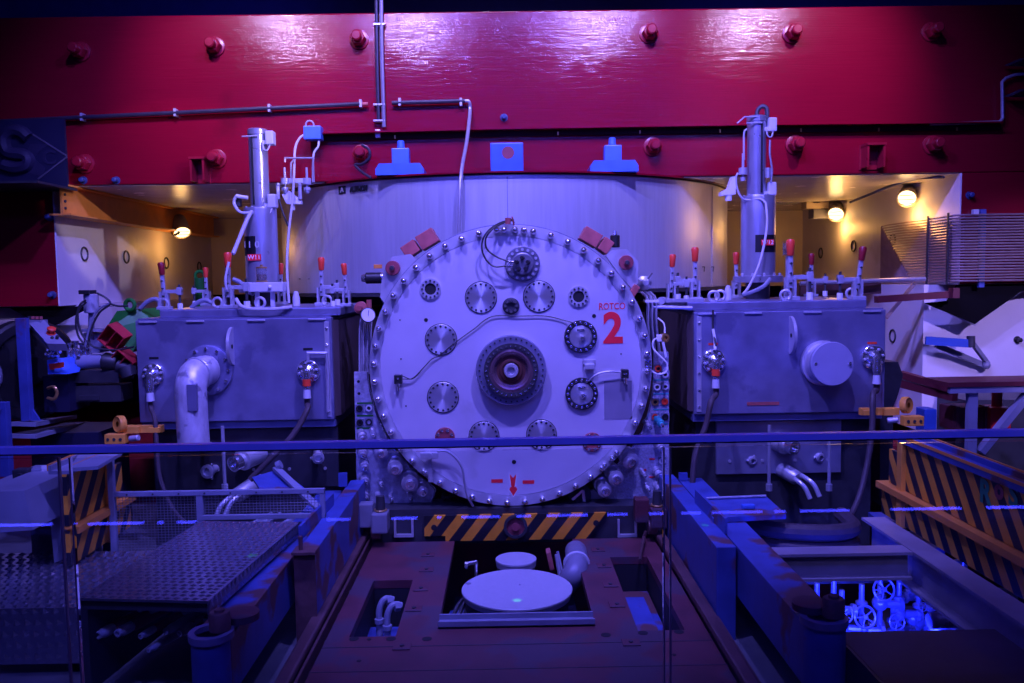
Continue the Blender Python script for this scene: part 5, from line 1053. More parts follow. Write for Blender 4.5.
A = V3((-3.1, 4.14, zl)); Bq_ = V3((-2.0, 4.14, zl)); Cq = V3((-1.9, 5.03, zl)); Dq = V3((-3.1, 5.03, zl))
t = thing('tread_platform', 'lower tread plate platform at the far left', 'platform', (-2.5, 4.6, -.05))
b = MB(); b.prism([A, Bq_, Cq, Dq], (0, 0, -.012)); tread(b, A, Bq_, Cq, Dq, 19, 17, .012, .42); b.build('top_plate', M_trd, t, False)
b = MB(); k = V3((0, 0, -.29)); b.prism([A+V3((0, 0, -.013)), Bq_+V3((0, 0, -.013)), Bq_+k, A+k], (0, .01, 0)); tread(b, A+k-V3((0, .001, 0)), Bq_+k-V3((0, .001, 0)), Bq_-V3((0, .001, 0)), A-V3((0, .001, 0)), 21, 5, .008, .5, (0, -1, 0)); b.build('front_plate', M_trd, t, False)
b = MB(); b.bx(-9, -.975, 2.6, 7.5, -.3, -.105); struct(b.build('floor', M_floor))
b = MB(); b.bx(1.05, 1.42, 2.6, 7.5, -.3, -.105); struct(b.build('floor', M_floor))
b = MB(); b.bx(3.2, 9, 2.6, 7.8, -.12, -.05); struct(b.build('floor', M_floor))
# ------------------------------------------------------------------ mesh guard
Yg = 5.12
t = thing('mesh_guard', 'low grey frame with wire mesh behind the tread platform', 'guard', (W(220, 520, Yg).x, Yg, 0))
g = lambda x, y: W(x, y, Yg)
zt_ = g(220, 490).z; zm = g(260, 514).z; x0, x1, xm_ = g(112, 500).x, g(325, 500).x, g(200, 500).x
b = MB(); b.bx(x0, x1, Yg-.015, Yg+.015, zt_-.03, zt_, .003); b.bx(x1-.03, x1, Yg-.013, Yg+.013, zm-.029, zt_-.001); b.bx(xm_-.015, x1, Yg-.015, Yg+.015, zm-.03, zm, .003); b.bx(xm_-.02, xm_+.02, Yg-.013, Yg+.013, .2, zt_-.001); b.bx(x0-.015, x0+.02, Yg-.018, Yg+.018, -.05, g(110, 452).z, .003); b.build('frame', M_grey, t, False)
b = MB(); n = 62
for k in range(n+1):
    x = x0+(x1-x0)*k/n; b.cyl((x, Yg, zm-.01 if x > xm_ else .2), (x, Yg, zt_-.01), .0015, None, 4)
for k in range(26):
    z = zt_-.02-.017*k; xe = x1 if z > zm else xm_; b.cyl((x0, Yg, z), (xe, Yg, z), .0015, None, 4)
b.build('mesh', mat('mesh_wire', (.20, .20, .26), .4, .5), t, False)
for k in range(8): x = x0+.1+(x1-x0-.2)*k/7; b = MB(); b.lathe((x, Yg-.016, zt_-.015), N_, [(.006, 0), (.006, .004)], 8); b.build('screw', M_dark, t)
b = MB()
for k in range(4): p = W(258+9*k+(12 if k > 1 else 0), 522, 5.3); b.cyl(p+V3((-.1, -.2, -.02)), p+V3((.06, .1, .02)), .018, None, 8)
tag(b.build('tube_stubs', M_grey), 'row of short slanted grey tubes behind the mesh guard', 'tubes')
b = MB(); b.bx(-2.6, 2.4, 2.15, 2.2, -.3, .2); o = b.build('gallery_edge', M_dark, None, False); struct(o); o.name = 'trim_1'
# ------------------------------------------------------------------ striped barriers
M_hzy = stripes_mat('hazard_side', 'Y', 'Z', -.75, .165, (.80, .34, .03), (.012, .012, .025), .5)
def barrier(s, lab):
    x = 2.5*s; y0, y1, yp = (3.3 if s > 0 else 4.72), 5.5, 5.2
    t = thing('striped_barrier', lab, 'barrier', (x, 4.6, .26))
    b = MB(); b.bx(x, x+.025*s, y0, yp-.03, .50, .80); b.bx(x, x+.025*s, yp+.03, y1-.1, .50, .72); b.bx(x, x+.025*s, y0, yp-.03, .27, .47); b.bx(x, x+.025*s, yp+.03, y1, .27, .47); pl = b.build('striped_panel', M_hzy, t, False)
    b = MB(); b.bx(x-.03*s, x+.1*s, y0, yp+.02, .80, .82); b.bx(x-.03*s, x-.015*s, y0, yp+.02, .82, .85); b.bx(x+.085*s, x+.1*s, y0, yp+.02, .82, .85); b.build('top_channel', M_bbeam if s > 0 else M_grey, t, False)
    b = MB(); b.bx(x-.034*s, x-.030*s, y0, yp+.02, .835, .852); b.bx(x+.1*s, x+.108*s, y0, yp+.02, .82, .858); b.build('edge_strip', M_orange, t, False)
    b = MB(); b.bx(x-.055*s, x+.03*s, y0, y1-.03, .48, .495); b.bx(x-.055*s, x-.043*s, y0, y1-.03, .455, .48); b.build('ledge', M_orange, t, False)
    b = MB(); b.bx(x-.03*s, x+.03*s, yp-.03, yp+.03, .26, .80, .003); b.build('post', M_yorange, t, False)
    b = MB(); b.bx(x+.05*s, x+.1*s, y0+.3, y0+.38, -.05, .8); b.bx(x+.05*s, x+.1*s, y1-.2, y1-.12, -.05, .45); b.build('leg', M_dark, t, False)
    return t
barrier(-1, 'black and orange striped barrier at the left'); br = barrier(1, 'black and orange striped barrier at the right')
M_gmark = mat('green_stencil', (.02, .25, .14), .5)
def BX(px, py): d = W(px, py, 1.)-CP; return CP+d*(2.496/d.x)
for nm, ch, px, py, sz, mt in (('stencil_mark', 'R', 985, 493, .17, M_gmark), ('stencil_mark', 'o', 999, 490, .14, M_bush), ('stencil_mark', 'S', 1013, 496, .16, M_gmark)):
    p = BX(px, py); lettering(nm, ch, p, sz, mt, br, .001, None, .006, (-1, 0, 0))
# ------------------------------------------------------------------ right side: tube rack on the wall
t = thing('tube_rack', 'rack of many thin parallel tubes on the right red block and inner wall', 'tubes', (4.1, 8, 1.7))
NT = 24; ztop = W(960, 215, YF-.05).z; zbt = W(960, 281, YF-.05).z
xin = XR-.05
dd = W(882, 230, 1.)-CP; y_far = (dd*(xin/dd.x)).y; dd = W(912, 278, 1.)-CP; y_near = (dd*(xin/dd.x)).y
for k in range(NT):
    f = k/(NT-1); z = ztop+(zbt-ztop)*f; y = y_far+(y_near-y_far)*f
    b = MB(); b.tube([(6.2, YF-.05, z), (XR+.02, YF-.05, z), (xin, YF+.02, z), (xin, y, z), (xin, y+.01, z-.01), (xin, y+.01, min(zbt-.02, z-.02))], .0085, 6, 1, False); b.build('tube', mat('tube_metal', (.42, .30, .30), .35, .5, .1, 20), t)
for yy in (YF+.08, 8.05):
    b = MB(); b.bx(xin-.018, xin-.008, yy-.012, yy+.012, zbt-.03, ztop+.03); b.build('clip_bar', M_dark, t, False)
for px, w in ((983, .05),):
    p = W(px, 250, YF-.04); b = MB(); b.bx(p.x-w/2, p.x+w/2, YF-.035, YF-.002, zbt-.06, ztop+.05); b.build('clip_bar', M_bbeam, t, False)
p = W(977, 212, YF-.06); b = MB(); b.box((p.x, YF-.03, p.z), (.045, .05, .05), None, .004); b.build('bracket', M_lgrey, t, False)
# floodlights
M_lens = mat('lamp_lens', (1, .9, .7), .3, emit=(1, .74, .38), es=3.0)
def flood(c, aim, lab, r=.11, energy=60, mount=None):
    c = V3(c); d = V3(aim).normalized(); t = thing('floodlight', lab, 'lamp', c)
    b = MB(); b.lathe(c-d*.24, d, [(r*.3, 0), (r*.75, .02), (r*.9, .1), (r*1.0, .2), (r*1.05, .24), (r*1.05, .255), (r*.93, .255), (r*.9, .235), (0, .235)], 28); b.build('housing', mat('lamp_housing', (.32, .28, .24), .45, .3), t)
    b = MB(); b.lathe(c-d*.003, d, [(r*.9, 0), (r*.8, .018), (r*.4, .03), (0, .034)], 28); b.build('lens', M_lens, t)
    A, B, _ = basis(d)
    for k in range(3):
        b = MB(); b.tube([c+d*.035+A*r*.9*math.cos(.7*k-.7)*(-1)+B*(r*.5*(k-1)), c+d*.045+B*(r*.5*(k-1)), c+d*.035+A*r*.9*math.cos(.7*k-.7)+B*(r*.5*(k-1))], .004, 5); b.build('guard_wire', M_dark, t)
    if mount is not None: b = MB(); b.tube([c-d*.15, V3(mount)], .015, 8, 1, False); b.build('bracket', M_dark, t)
    l = bpy.data.lights.new('flood_bulb', 'POINT'); l.energy = energy; l.color = (1, .47, .12); l.shadow_soft_size = .07
    o = bpy.data.objects.new('flood_bulb', l); COL.objects.link(o); o.location = c+d*.05+V3((0, 0, -.15))
c = W(182, 232, 9.9); flood((c.x, 9.9, c.z), (.35, -.55, -.75), 'glowing floodlight under the orange beam on the left wall', .095, 4, (XL+.05, 9.95, c.z+.1))
c = W(836, 214, 10.2); flood((c.x, 10.2, c.z), (-.42, -.75, -.5), 'glowing floodlight deeper in the right opening', .095, 6, (XR-.02, 10.3, c.z+.15))
c = W(907, 198, 8.4); flood((c.x, 8.4, c.z), (-.45, -.75, -.45), 'glowing floodlight nearer the front of the right opening', .09, 6, (XR-.03, 8.52, c.z+.15))
b = MB(); dd = [W(846, 207, 9.3), W(906, 187, 8.2), W(935, 180, 7.75)]; b.tube([V3((XR-.25, 9.4, dd[0].z+.06)), V3((XR-.2, 8.25, dd[1].z+.06)), V3((XR-.1, 7.7, dd[2].z+.02))], .014, 8, 3); tag(b.build('conduit', M_bbeam), 'thin blue conduit linking the two floodlights in the right opening', 'pipe')
c = W(165, 230, 9.9); b = MB(); b.tube([V3((c.x, 10.1, c.z+.12)), V3((c.x, 10.1, c.z)), V3((c.x+.1, 9.9, c.z-.06)), V3((c.x+.2, 9.8, c.z-.04))], .014, 8); tag(b.build('lamp_cable', M_dark), 'cable feeding the floodlight under the orange beam', 'cable')
# stepped blocks on the coil support near the right cylinder
t = thing('shim_stack', 'stepped stack of pale blocks hanging from the ceiling of the right opening', 'blocks', W(795, 200, 10.3))
for px, py, w, h in ((797, 182, 14, 11), (798, 192, 14, 10), (784, 184, 14, 22), (815, 205, 22, 8), (823, 214, 24, 9), (814, 199, 8, 10), (784, 200, 26, 8)):
    p = W(px, py, 10.4); b = MB(); b.box(p, (U(w, 10.4), .18, U(h, 10.4)), None, .006); b.build('block', M_yel if px in (797, 798, 815) else M_grey, t, False)
# pipes and beams behind the right tank
b = MB(); b.cyl(W(800, 283.5, 7.55), W(925, 279, 7.65), .02, None, 8); tag(b.build('pipe', M_conduit), 'long thin horizontal pipe behind the clamps of the right tank', 'pipe')
b = MB(); b.beam(W(800, 290, 7.7), W(880, 287, 7.7), .05, .12); tag(b.build('dark_beam', M_rail, None, False), 'dark beam behind the outer clamps of the right tank', 'beam')
b = MB(); b.beam(W(876, 299.5, 7.5), W(957, 294, 7.55), .07, .06); b.box(W(954, 293, 7.5), (.06, .08, .09)); tag(b.build('brown_bar', mat('dark_red_bar', (.12, .02, .03), .45), None, False), 'dark red bar from the right tank to the right red block', 'bar')
b = MB(); b.beam(W(886, 318, 7.75), W(914, 284, 7.75), .02, .03); tag(b.build('strut', mat('tube_metal', ()), None, False), 'thin slanted strut at the outer top corner of the right tank', 'strut')
# blue wall bracket on the white block
Yw = 7.88
t = thing('wall_bracket', 'blue folding wall bracket on the white block at the right', 'bracket', W(950, 352, 8.0))
b = MB(); b.beam(W(925.5, 340.5, 7.75), W(971, 343.5, 7.65), .04, .075); b.build('arm', mat('dark_blue_arm', (.025, .08, .36), .45), t, False)
b = MB(); b.cyl(W(971, 336, 7.65), W(971, 347, 7.65), .035, None, 12); b.build('pivot', M_dark, t)
b = MB(); b.beam(W(936, 345, 7.8), W(986, 366, 7.85), .03, .05); b.beam(W(973, 344, 7.7), W(988, 364, 7.85), .03, .04); b.sph(W(986, 365, 7.83), .04, 10); b.build('strut', M_grey, t, False)
# steel bench frame, right
Yb = 6.5
t = thing('steel_bench', 'grey steel bench frame with a diagonal brace at the right edge', 'bench', W(990, 440, Yb)-V3((0, 0, .3)))
b = MB(); p0 = W(943, 386, Yb); p1 = W(1075, 383, Yb); b.bx(p0.x, p1.x, Yb-.08, Yb+.3, p0.z-.0, p0.z+.035); b.build('top', mat('dark_red_bar', ()), t, False)
b = MB(); b.bx(p0.x+.02, p1.x, Yb-.07, Yb-.03, p0.z-.05, p0.z-.001); b.build('apron_bar', M_grey, t, False)
b = MB(); p = W(970, 400, Yb); b.bx(p.x-.035, p.x+.035, Yb-.05, Yb, -.05, p0.z-.05); b.build('leg', M_grey, t, False)
b = MB(); b.beam(W(1034, 386, Yb-.03), W(980, 452, Yb-.03), .05, .075, (0, 1, 0)); b.build('brace', M_grey, t, False)
b = MB(); p = W(951, 417, 7.0); b.box(p+V3((.1, 0, 0)), (.28, .25, .20), None, .01); b.box(p+V3((-.02, -.1, 0)), (.03, .1, .22)); b.box(p+V3((.22, -.1, 0)), (.03, .1, .22)); b.m(1).bx(p.x, p.x+.2, p.y-.08, p.y+.1, -.05, p.z-.1); tag(b.build('brown_block', [M_rust, M_dark], None, False), 'dark red brown block left of the bench frame leg', 'block')
b = MB(); p = W(994, 418, 6.9); b.box(p, (.17, .2, .20), None, .01); b.cyl(p+V3((.02, 0, .1)), p+V3((.02, 0, .28)), .04, None, 12); tag(b.build('red_motor', mat('red_enamel', (.5, .02, .03), .4), None, False), 'small red block with an upright shaft under the bench frame', 'motor')
b = MB(); p = W(990, 440, 7.5); q = W(960, 399, 7.5); b.bx(q.x, q.x+2.5, 7.4, 8.0, -.05, q.z); tag(b.build('dark_cabinet', M_dark, None, False), 'dark cabinet behind the bench frame at the right edge', 'cabinet')
b = MB(); b.beam(W(900, 374, 7.6), W(952, 389, 7.0), .06, .06); tag(b.build('brown_rail', MATS['dark_red_bar'], None, False), 'upper dark red rail running from the right tank to the bench frame', 'rail')
b = MB(); b.beam(W(900, 383, 7.6), W(955, 397, 7.0), .06, .07); tag(b.build('brown_rail', MATS['dark_red_bar'], None, False), 'lower dark red rail running from the right tank to the bench frame', 'rail')
b = MB(); b.prism([W(x, y, 7.0) for x, y in ((880, 362), (898, 362), (903, 375), (899, 392), (893, 408), (893, 480), (880, 500))], (0, .3, 0)); tag(b.build('dark_gusset', M_dark, None, False), 'black gusset behind the outer end of the right tank', 'gusset')
b = MB(); p = W(926, 420, 6.8); b.box(p-V3((0, 0, .15)), (.1, .15, .5), None, .008); tag(b.build('blue_post', M_blue, None, False), 'short blue post behind the right orange clamp', 'post')
# orange hinge clamps
def oclamp(s, ring, block, pin, armx, army, lab):
    Y = 6.05; c = W(*ring, Y); t = thing('orange_clamp', lab, 'clamp', W(block[0], block[1]+6, Y))
    b = MB(); a0 = W(armx[0], army, Y+.03); a1 = W(armx[1], army-(.5 if s > 0 else -.5), Y+.03); b.beam(a0, a1, .05, U(7, Y)); b.beam(a0+V3((0, -.05, 0)), a0.lerp(a1, .3)+V3((0, -.05, 0)), .04, .035); b.beam(a0.lerp(a1, .55)+V3((0, -.04, 0)), a0.lerp(a1, .85)+V3((0, -.04, 0)), .03, .045); b.build('arm', M_yorange, t, False)
    b = MB(); nn = V3((.75*s, -1, .1)).normalized(); b.lathe(c-nn*.02, nn, [(.02, 0), (.06, 0), (.062, .035), (.055, .045), (.045, .04), (.02, .04)], 24, False, False); b.build('ring', M_yorange, t)
    p = W(*block, Y-.02); b = MB(); b.box(p, (U(20, Y), .07, U(10, Y)), None, .006); bl = b.build('block', M_yorange, t, False)
    for k in (-1, 0, 1): b = MB(); b.lathe((p.x+k*.045, p.y-.036, p.z), N_, [(.010, 0), (.012, .004)], 8); b.build('bolt_hole', M_dark, bl)
    q = W(*pin, Y-.03); b = MB(); b.cyl(q+V3((-.035, 0, -.005)), q+V3((.035, -.02, .005)), .022, None, 12, .004); b.build('pin', M_zinc, t)
oclamp(1, (906, 405), (912, 420.5), (892, 420), (860, 898), 411.5, 'orange hinge clamp at the outer foot of the right tank')
oclamp(-1, (120, 424), (116.5, 438.5), (135, 438), (163, 125), 428.5, 'orange hinge clamp at the outer foot of the left tank')

# ------------------------------------------------------------------ left machinery
def X(px, py, Y): return W(px, py, Y)
Ym = 6.3
t = thing('flywheel', 'large black flywheel at the left edge', 'flywheel', X(33, 420, Ym))
c = X(30, 370, Ym); nn = V3((.85, -.5, 0)).normalized(); b = MB(); b.lathe(c-nn*.08, nn, [(.30, 0), (.38, .01), (.38, .10), (.36, .12), (.30, .12), (.28, .09), (.12, .09), (.1, .14), (0, .14)], 48); b.build('disc', M_black, t)
t = thing('drive_motor', 'dark motor with a lifting eye at the far left edge', 'motor', X(8, 420, Ym))
c = X(2, 372, Ym); b = MB(); b.lathe(c+V3((-.08, 0, .0)), (-1, -.25, 0), [(.22, 0), (.24, .02), (.24, .5), (.2, .52)], 28); b.build('body', M_dark, t); b = MB(); b.lathe(c+V3((-.02, -.25, 0)), (.2, -1, 0), [(.16, 0), (.16, .03), (.1, .1), (.05, .12), (0, .12)], 24); b.build('hub', M_grey, t)
p = X(14, 328, Ym); b = MB(); b.torus(p, (0.1, 1, 0), .035, .011, 18, 6); b.cyl(p+V3((0, 0, -.11)), p+V3((0, 0, -.035)), .014, None, 8); b.build('lifting_eye', M_dark, t)
b = MB(); p0 = X(22, 318, 6.0); p1 = X(23, 421, 6.0); b.bx(p0.x-.033, p0.x+.033, 5.97, 6.03, p1.z, p0.z, .004); b.prism([V3((p1.x+.03, 6, p1.z)), V3((p1.x+.12, 6, p1.z)), V3((p1.x+.03, 6, p1.z+.15))], (0, .02, 0)); tag(b.build('frame_post', M_bbeam, None, False), 'blue grey upright post in front of the black motor wheel', 'post')
t = thing('control_panel', 'sloping grey control panel with a red orange emergency button at the left', 'panel', X(47, 345, 6.1))
P = [X(29, 323, 6.1), X(47, 343.5, 5.95), X(66, 344, 6.0), X(44, 320, 6.2)]
b = MB(); b.prism(P, (0, .03, -.05)); b.bx(X(28, 320, 6.2).x, X(44, 320, 6.2).x, 6.15, 6.25, X(36, 327, 6.2).z, X(36, 320, 6.2).z); b.build('housing', M_grey, t, False)
nn = (P[1]-P[0]).cross(P[3]-P[0]).normalized(); nn = nn if nn.z > 0 else -nn
c = X(51, 332.5, 6.06); b = MB(); b.lathe(c-nn*.01, nn, [(.03, 0), (.03, .008), (.018, .01), (.018, .03), (.03, .034), (.03, .045), (.02, .052), (0, .053)], 18); b.build('emergency_button', M_grip, t)
for px, py in ((52, 339), (57, 338)): c = X(px, py, 6.02); b = MB(); b.lathe(c-nn*.005, nn, [(.012, 0), (.012, .02), (.008, .024)], 10); b.build('button', M_black, t)
for k in range(4): c = X(29+4*k, 319, 6.2); b = MB(); b.cyl(c, c+V3((0, 0, .02)), .012, None, 8); b.build('button', M_copper if k else M_dark, t)
t = thing('terminal_box', 'blue box with a red label and a row of chrome bosses at the left', 'box', X(58, 375, 6.15))
b = MB(); p = X(59, 364, 6.2); b.prism([X(47, 360, 6.15), X(48, 374, 6.1), X(69, 374, 6.1), X(71, 368, 6.2), X(66, 358, 6.25)], (0, .15, 0)); b.build('body', M_blue, t, False)
b = MB(); P = [X(49, 364, 6.1), X(50, 370, 6.095), X(64, 367, 6.095), X(64, 362, 6.1)]; b.prism(P, (0, -.004, 0)); b.build('label_plate', M_grip, t, False)
for k in range(6): c = X(47+5*(k % 3)+2*(k//3), 355-4*(k//3), 6.15); b = MB(); b.lathe(c, (0.1, -1, .5), [(.014, -.02), (.014, .02), (.008, .025)], 10); b.build('boss', M_chrome, t)
b = MB(); a = [X(48, 400, 6.2), X(48, 388, 6.2), X(68, 388, 6.2), X(68, 420, 6.2)]; p = X(58, 400, 6.25); b.bx(X(44, 400, 6.2).x, X(69, 400, 6.2).x, 6.2, 6.5, X(58, 412, 6.2).z, X(58, 376, 6.2).z); tag(b.build('machine_pedestal', M_navy, None, False), 'dark blue machine base under the red labelled box', 'pedestal')
b = MB(); b.tube([X(48, 388, 6.15), X(54, 387, 6.12), (X(57, 393, 6.12)), X(54, 399, 6.12), X(48, 398, 6.15)], .012, 8); tag(b.build('bent_pipe', M_brass), 'small copper coloured pipe bend on the dark machine base', 'pipe')
# table top and shelves
for (ax, ay, bx_, by, dx, dy), lab in (((8, 422, 76, 415, 60, 0), 'upper'), ((8, 434, 86, 422, 60, 0), 'lower')):
    b = MB(); p0 = X(ax, ay, 5.95); q = X(36, ay+.5, 5.95); p1 = X(bx_, by, 6.9); b.prism([p0, q, p1, V3((p0.x, p1.y, p1.z))], (0, 0, -.03)); tag(b.build('machine_shelf', M_grey, None, False), f'{lab} grey steel ledge under the motor at the left', 'shelf')
b = MB(); b.bx(X(38, 440, 6.5).x, X(105, 440, 6.5).x, 6.4, 6.9, -.1, X(60, 433, 6.4).z); tag(b.build('machine_plinth', M_navy, None, False), 'dark plinth under the left machinery', 'plinth')
b = MB(); p0 = X(3, 402, 5.6); p1 = X(3, 476, 5.6); b.bx(p0.x-.035, p0.x+.03, 5.57, 5.63, p1.z, p0.z, .003); b.cyl((p0.x, 5.56, p0.z-.04), (p0.x, 5.54, p0.z-.04), .012, None, 8); tag(b.build('frame_post', M_bbeam, None, False), 'short grey upright post at the far left edge', 'post')
# pump stand
t = thing('small_pump', 'silver canister pump on a stand with loops of cable at the left', 'pump', X(92, 350, 6.4))
p0 = X(91.5, 313, 6.4); p1 = X(91, 294, 6.4); b = MB(); b.cyl(p0, p1, .053, None, 24, .006); b.build('canister', M_zinc, t)
b = MB(); b.bx(p1.x-.06, p1.x+.02, 6.33, 6.45, p1.z, p1.z+.03, .004); b.build('cap', M_black, t, False)
b = MB(); q = X(91, 350, 6.4); b.cyl(q, p0, .022, None, 12); b.lathe(p0+V3((0, 0, -.14)), (0, 0, 1), [(.08, 0), (.08, .02)], 16); b.bx(q.x-.07, q.x+.09, 6.35, 6.5, q.z-.02, q.z+.02); b.box(X(95, 340, 6.45), (.13, .1, .12), None, .01); b.build('stand', M_grey, t, False)
for pts in ([(86, 300), (80, 305), (76, 320), (78, 335), (84, 344)], [(86, 302), (78, 312), (80, 330), (88, 342), (97, 348), (115, 350), (134, 347)], [(97, 293), (106, 298), (110, 304), (100, 312), (93, 325), (88, 345)], [(110, 303), (98, 310), (90, 325), (85, 347)], [(111, 304), (118, 306), (128, 306)]):
    b = MB(); b.tube([X(x, y, 6.3) for x, y in pts], .008, 6); b.build('cable', M_bcable if pts[0][0] != 110 else M_grey, t)
t = thing('pump_motor', 'grey motor cylinder with fittings low beside the left tank', 'motor', X(95, 375, 6.35))
b = MB(); b.cyl(X(78, 362, 6.35), X(104, 361, 6.35), .055, None, 20, .01); b.build('body', M_grey, t); b = MB(); b.cyl(X(104, 362, 6.34), X(118, 363, 6.34), .075, .06, 18, .01); b.build('end', M_black, t)
b = MB(); b.cyl(X(118, 366, 6.33), X(136, 371, 6.33), .05, .04, 14); b.cyl(X(126, 366, 6.3), X(130, 376, 6.3), .06, None, 14); b.build('coupling', M_dark, t)
b = MB(); b.prism([X(77, 356, 6.3), X(80, 357, 6.3), X(75, 378, 6.3), X(71, 376, 6.3)], (0, .15, 0)); b.bx(X(78, 378, 6.35).x, X(122, 378, 6.35).x, 6.3, 6.55, X(90, 382, 6.35).z, X(90, 370, 6.35).z); b.build('bracket', M_dark, t, False)
for k in range(4): c = X(70+6*k, 352-2*(k % 2), 6.35); b = MB(); b.lathe(c-V3((0, 0, .06)), (0, 0, 1), [(.02, 0), (.028, .04), (.028, .07), (.015, .08), (.015, .11), (.024, .115), (.024, .13)], 12); b.build('fitting', M_chrome, t)
b = MB(); b.bx(X(76, 395, 6.35).x, X(124, 395, 6.35).x, 6.3, 6.5, X(90, 402, 6.3).z, X(90, 386, 6.3).z); b.bx(X(80, 395, 6.3).x, X(100, 395, 6.3).x, 6.28, 6.3, X(90, 400, 6.3).z, X(90, 395, 6.3).z); tag(b.build('motor_bracket', M_dark, None, False), 'dark slotted bracket under the grey pump motor', 'bracket')
t = thing('green_gearbox', 'green gearbox with a lifting lug behind the outer end of the left tank', 'gearbox', X(120, 350, 6.6))
P = [X(117, 311, 6.5), X(104, 331, 6.45), X(133, 352, 6.5), X(150, 318, 6.6), X(138, 309, 6.6)]
b = MB(); b.prism(P, (0, .35, 0)); b.build('body', M_green, t, False)
b = MB(); b.torus(X(130, 305, 6.55), (0.2, 1, 0), .04, .016, 18, 8); b.build('lifting_lug', M_green, t)
for k, (px, py) in enumerate(((115, 337), (124, 362))):
    o = V3(X(px, py, 6.35)); Rm = Matrix.Rotation(.75, 3, 'Y') @ Matrix.Rotation(.2, 3, 'X'); s_ = .15
    b = MB(); w = .006
    for dx, dz, sx, sz in ((0, s_/2, s_, w), (0, -s_/2, s_, w), (s_/2, 0, w, s_), (-s_/2, 0, w, s_), (0, 0, w, s_)): b.box(o+Rm @ V3((dx, 0, dz)), (sx, .12, sz), Rm)
    b.box(o+Rm @ V3((0, .06, 0)), (s_, .006, s_), Rm); tag(b.build('red_duct', mat('red_duct_paint', (.50, .03, .04), .45), None, False), ['upper open red square duct beside the green gearbox', 'lower open red square duct beside the left tank'][k], 'duct')
p = X(200, 278, 7.4); b = MB(); b.cyl(p+V3((0, 0, -.25)), p+V3((0, 0, .0)), .05, None, 12); b.torus(p+V3((0, 0, .02)), (0, 1, 0), .04, .014, 14, 6); tag(b.build('green_valve', M_green), 'small green valve behind the clamps on the left tank', 'valve')
# bench at lower left
t = thing('work_bench', 'grey bench with clutter at the lower left edge', 'bench', X(30, 500, 5.0)); 
p0 = X(-20, 487, 5.0); p1 = X(63, 484, 5.0); zb_ = p0.z
b = MB(); b.bx(p0.x, p1.x, 5.0, 5.6, zb_-.03, zb_, .003); b.build('top', M_grey, t, False); b = MB(); b.bx(p1.x-.05, p1.x-.02, 5.02, 5.06, -.05, zb_-.03); b.bx(p0.x, p1.x-.05, 5.5, 5.54, -.05, zb_-.03); b.build('leg', M_dark, t, False)
b = MB(); b.cyl(X(20, 472.5, 5.15), X(53, 467.5, 5.2), .012, None, 10); b.cyl(X(29, 471, 5.15), X(31, 470.8, 5.15), .013, None, 10); tag(b.build('metal_tube', M_wht), 'white tube lying on the bench at the lower left', 'tube')
for k, (px, py, w) in enumerate(((24, 478, .10), (38, 477, .06), (46, 476, .07), (56, 477, .06))):
    p = X(px, py, 5.1+.03*k); b = MB(); b.box((p.x, p.y, zb_+.045), (w, .08, .085), Matrix.Rotation(.3*k, 3, 'Z'), .012); b.cyl((p.x, p.y-.04, zb_+.05), (p.x, p.y-.06, zb_+.05), .02, None, 10); tag(b.build('bench_box', [M_dark, M_grey, M_lgrey, M_dark][k], None, False), ['dark box under the white tube on the bench', 'small grey box second from the left on the bench', 'small pale box third from the left on the bench', 'small dark box at the right end of the bench'][k], 'box')
p = X(14, 512, 4.6); b = MB(); b.prism([X(-20, 492, 4.6), X(24, 491, 4.6), X(33, 530, 4.55), X(-20, 534, 4.55)], (0, .5, .0)); tag(b.build('grey_casing', M_grey, None, False), 'grey sheet metal casing at the far lower left', 'casing')
b = MB(); b.prism([X(50, 520, 4.8), X(64, 510, 4.9), X(66, 518, 4.9), V3((X(66, 518, 4.9).x, 4.9, .26)), V3((X(52, 524, 4.8).x, 4.8, .26))], (0, .1, 0)); tag(b.build('grey_wedge', M_grey, None, False), 'small grey wedge below the bench', 'wedge')
P = [X(37, 460, 5.3), X(98, 467, 5.0), X(98, 462, 5.3), X(60, 449, 5.9)]
b = MB(); b.prism([G(70, 468, .85), G(98, 466, .85), G(122, 452, .85), G(80, 452, .85)], (0, 0, -.02)); tag(b.build('board', M_grey, None, False), 'grey board lying on top of the left striped barrier', 'board')
# ------------------------------------------------------------------ glass balustrade
Yr_ = 2.6
A0 = W(-70, 451.6, 2.58); A1 = W(1094, 431.0, 2.62)
def hr(x): f = (x-A0.x)/(A1.x-A0.x); return A0.lerp(A1, f)
t = thing('handrail', 'blue painted steel handrail across the front', 'handrail', (0, 2.6, A0.z))
b = MB(); z_ = (A0.z+A1.z)/2; b.beam(A0, A1, .034, .020); b.build('rail', mat('blue_handrail', (.30, .32, .80), .38, .1, .06, 10), t, False)
b = MB(); b.beam(A0-V3((0, 0, .013)), A1-V3((0, 0, .013)), .022, .005); b.build('channel', M_navy, t, False)
def glass_mat():
    m = bpy.data.materials.new('balustrade_glass'); m.use_nodes = True; nt = m.node_tree; N = nt.nodes; L = nt.links
    N.remove(N['Principled BSDF']); o = N['Material Output']
    tr = N.new('ShaderNodeBsdfTransparent'); tr.inputs[0].default_value = (.93, .95, .97, 1)
    gl = N.new('ShaderNodeBsdfGlossy'); gl.inputs['Roughness'].default_value = .0
    fr = N.new('ShaderNodeFresnel'); fr.inputs['IOR'].default_value = 1.5
    mx = N.new('ShaderNodeMixShader'); L.new(fr.outputs[0], mx.inputs[0]); L.new(tr.outputs[0], mx.inputs[1]); L.new(gl.outputs[0], mx.inputs[2]); L.new(mx.outputs[0], o.inputs[0])
    return m
M_gl = glass_mat()
M_ge = mat('glass_edge', (.11, .08, .11), .3, 0, .05, 10)
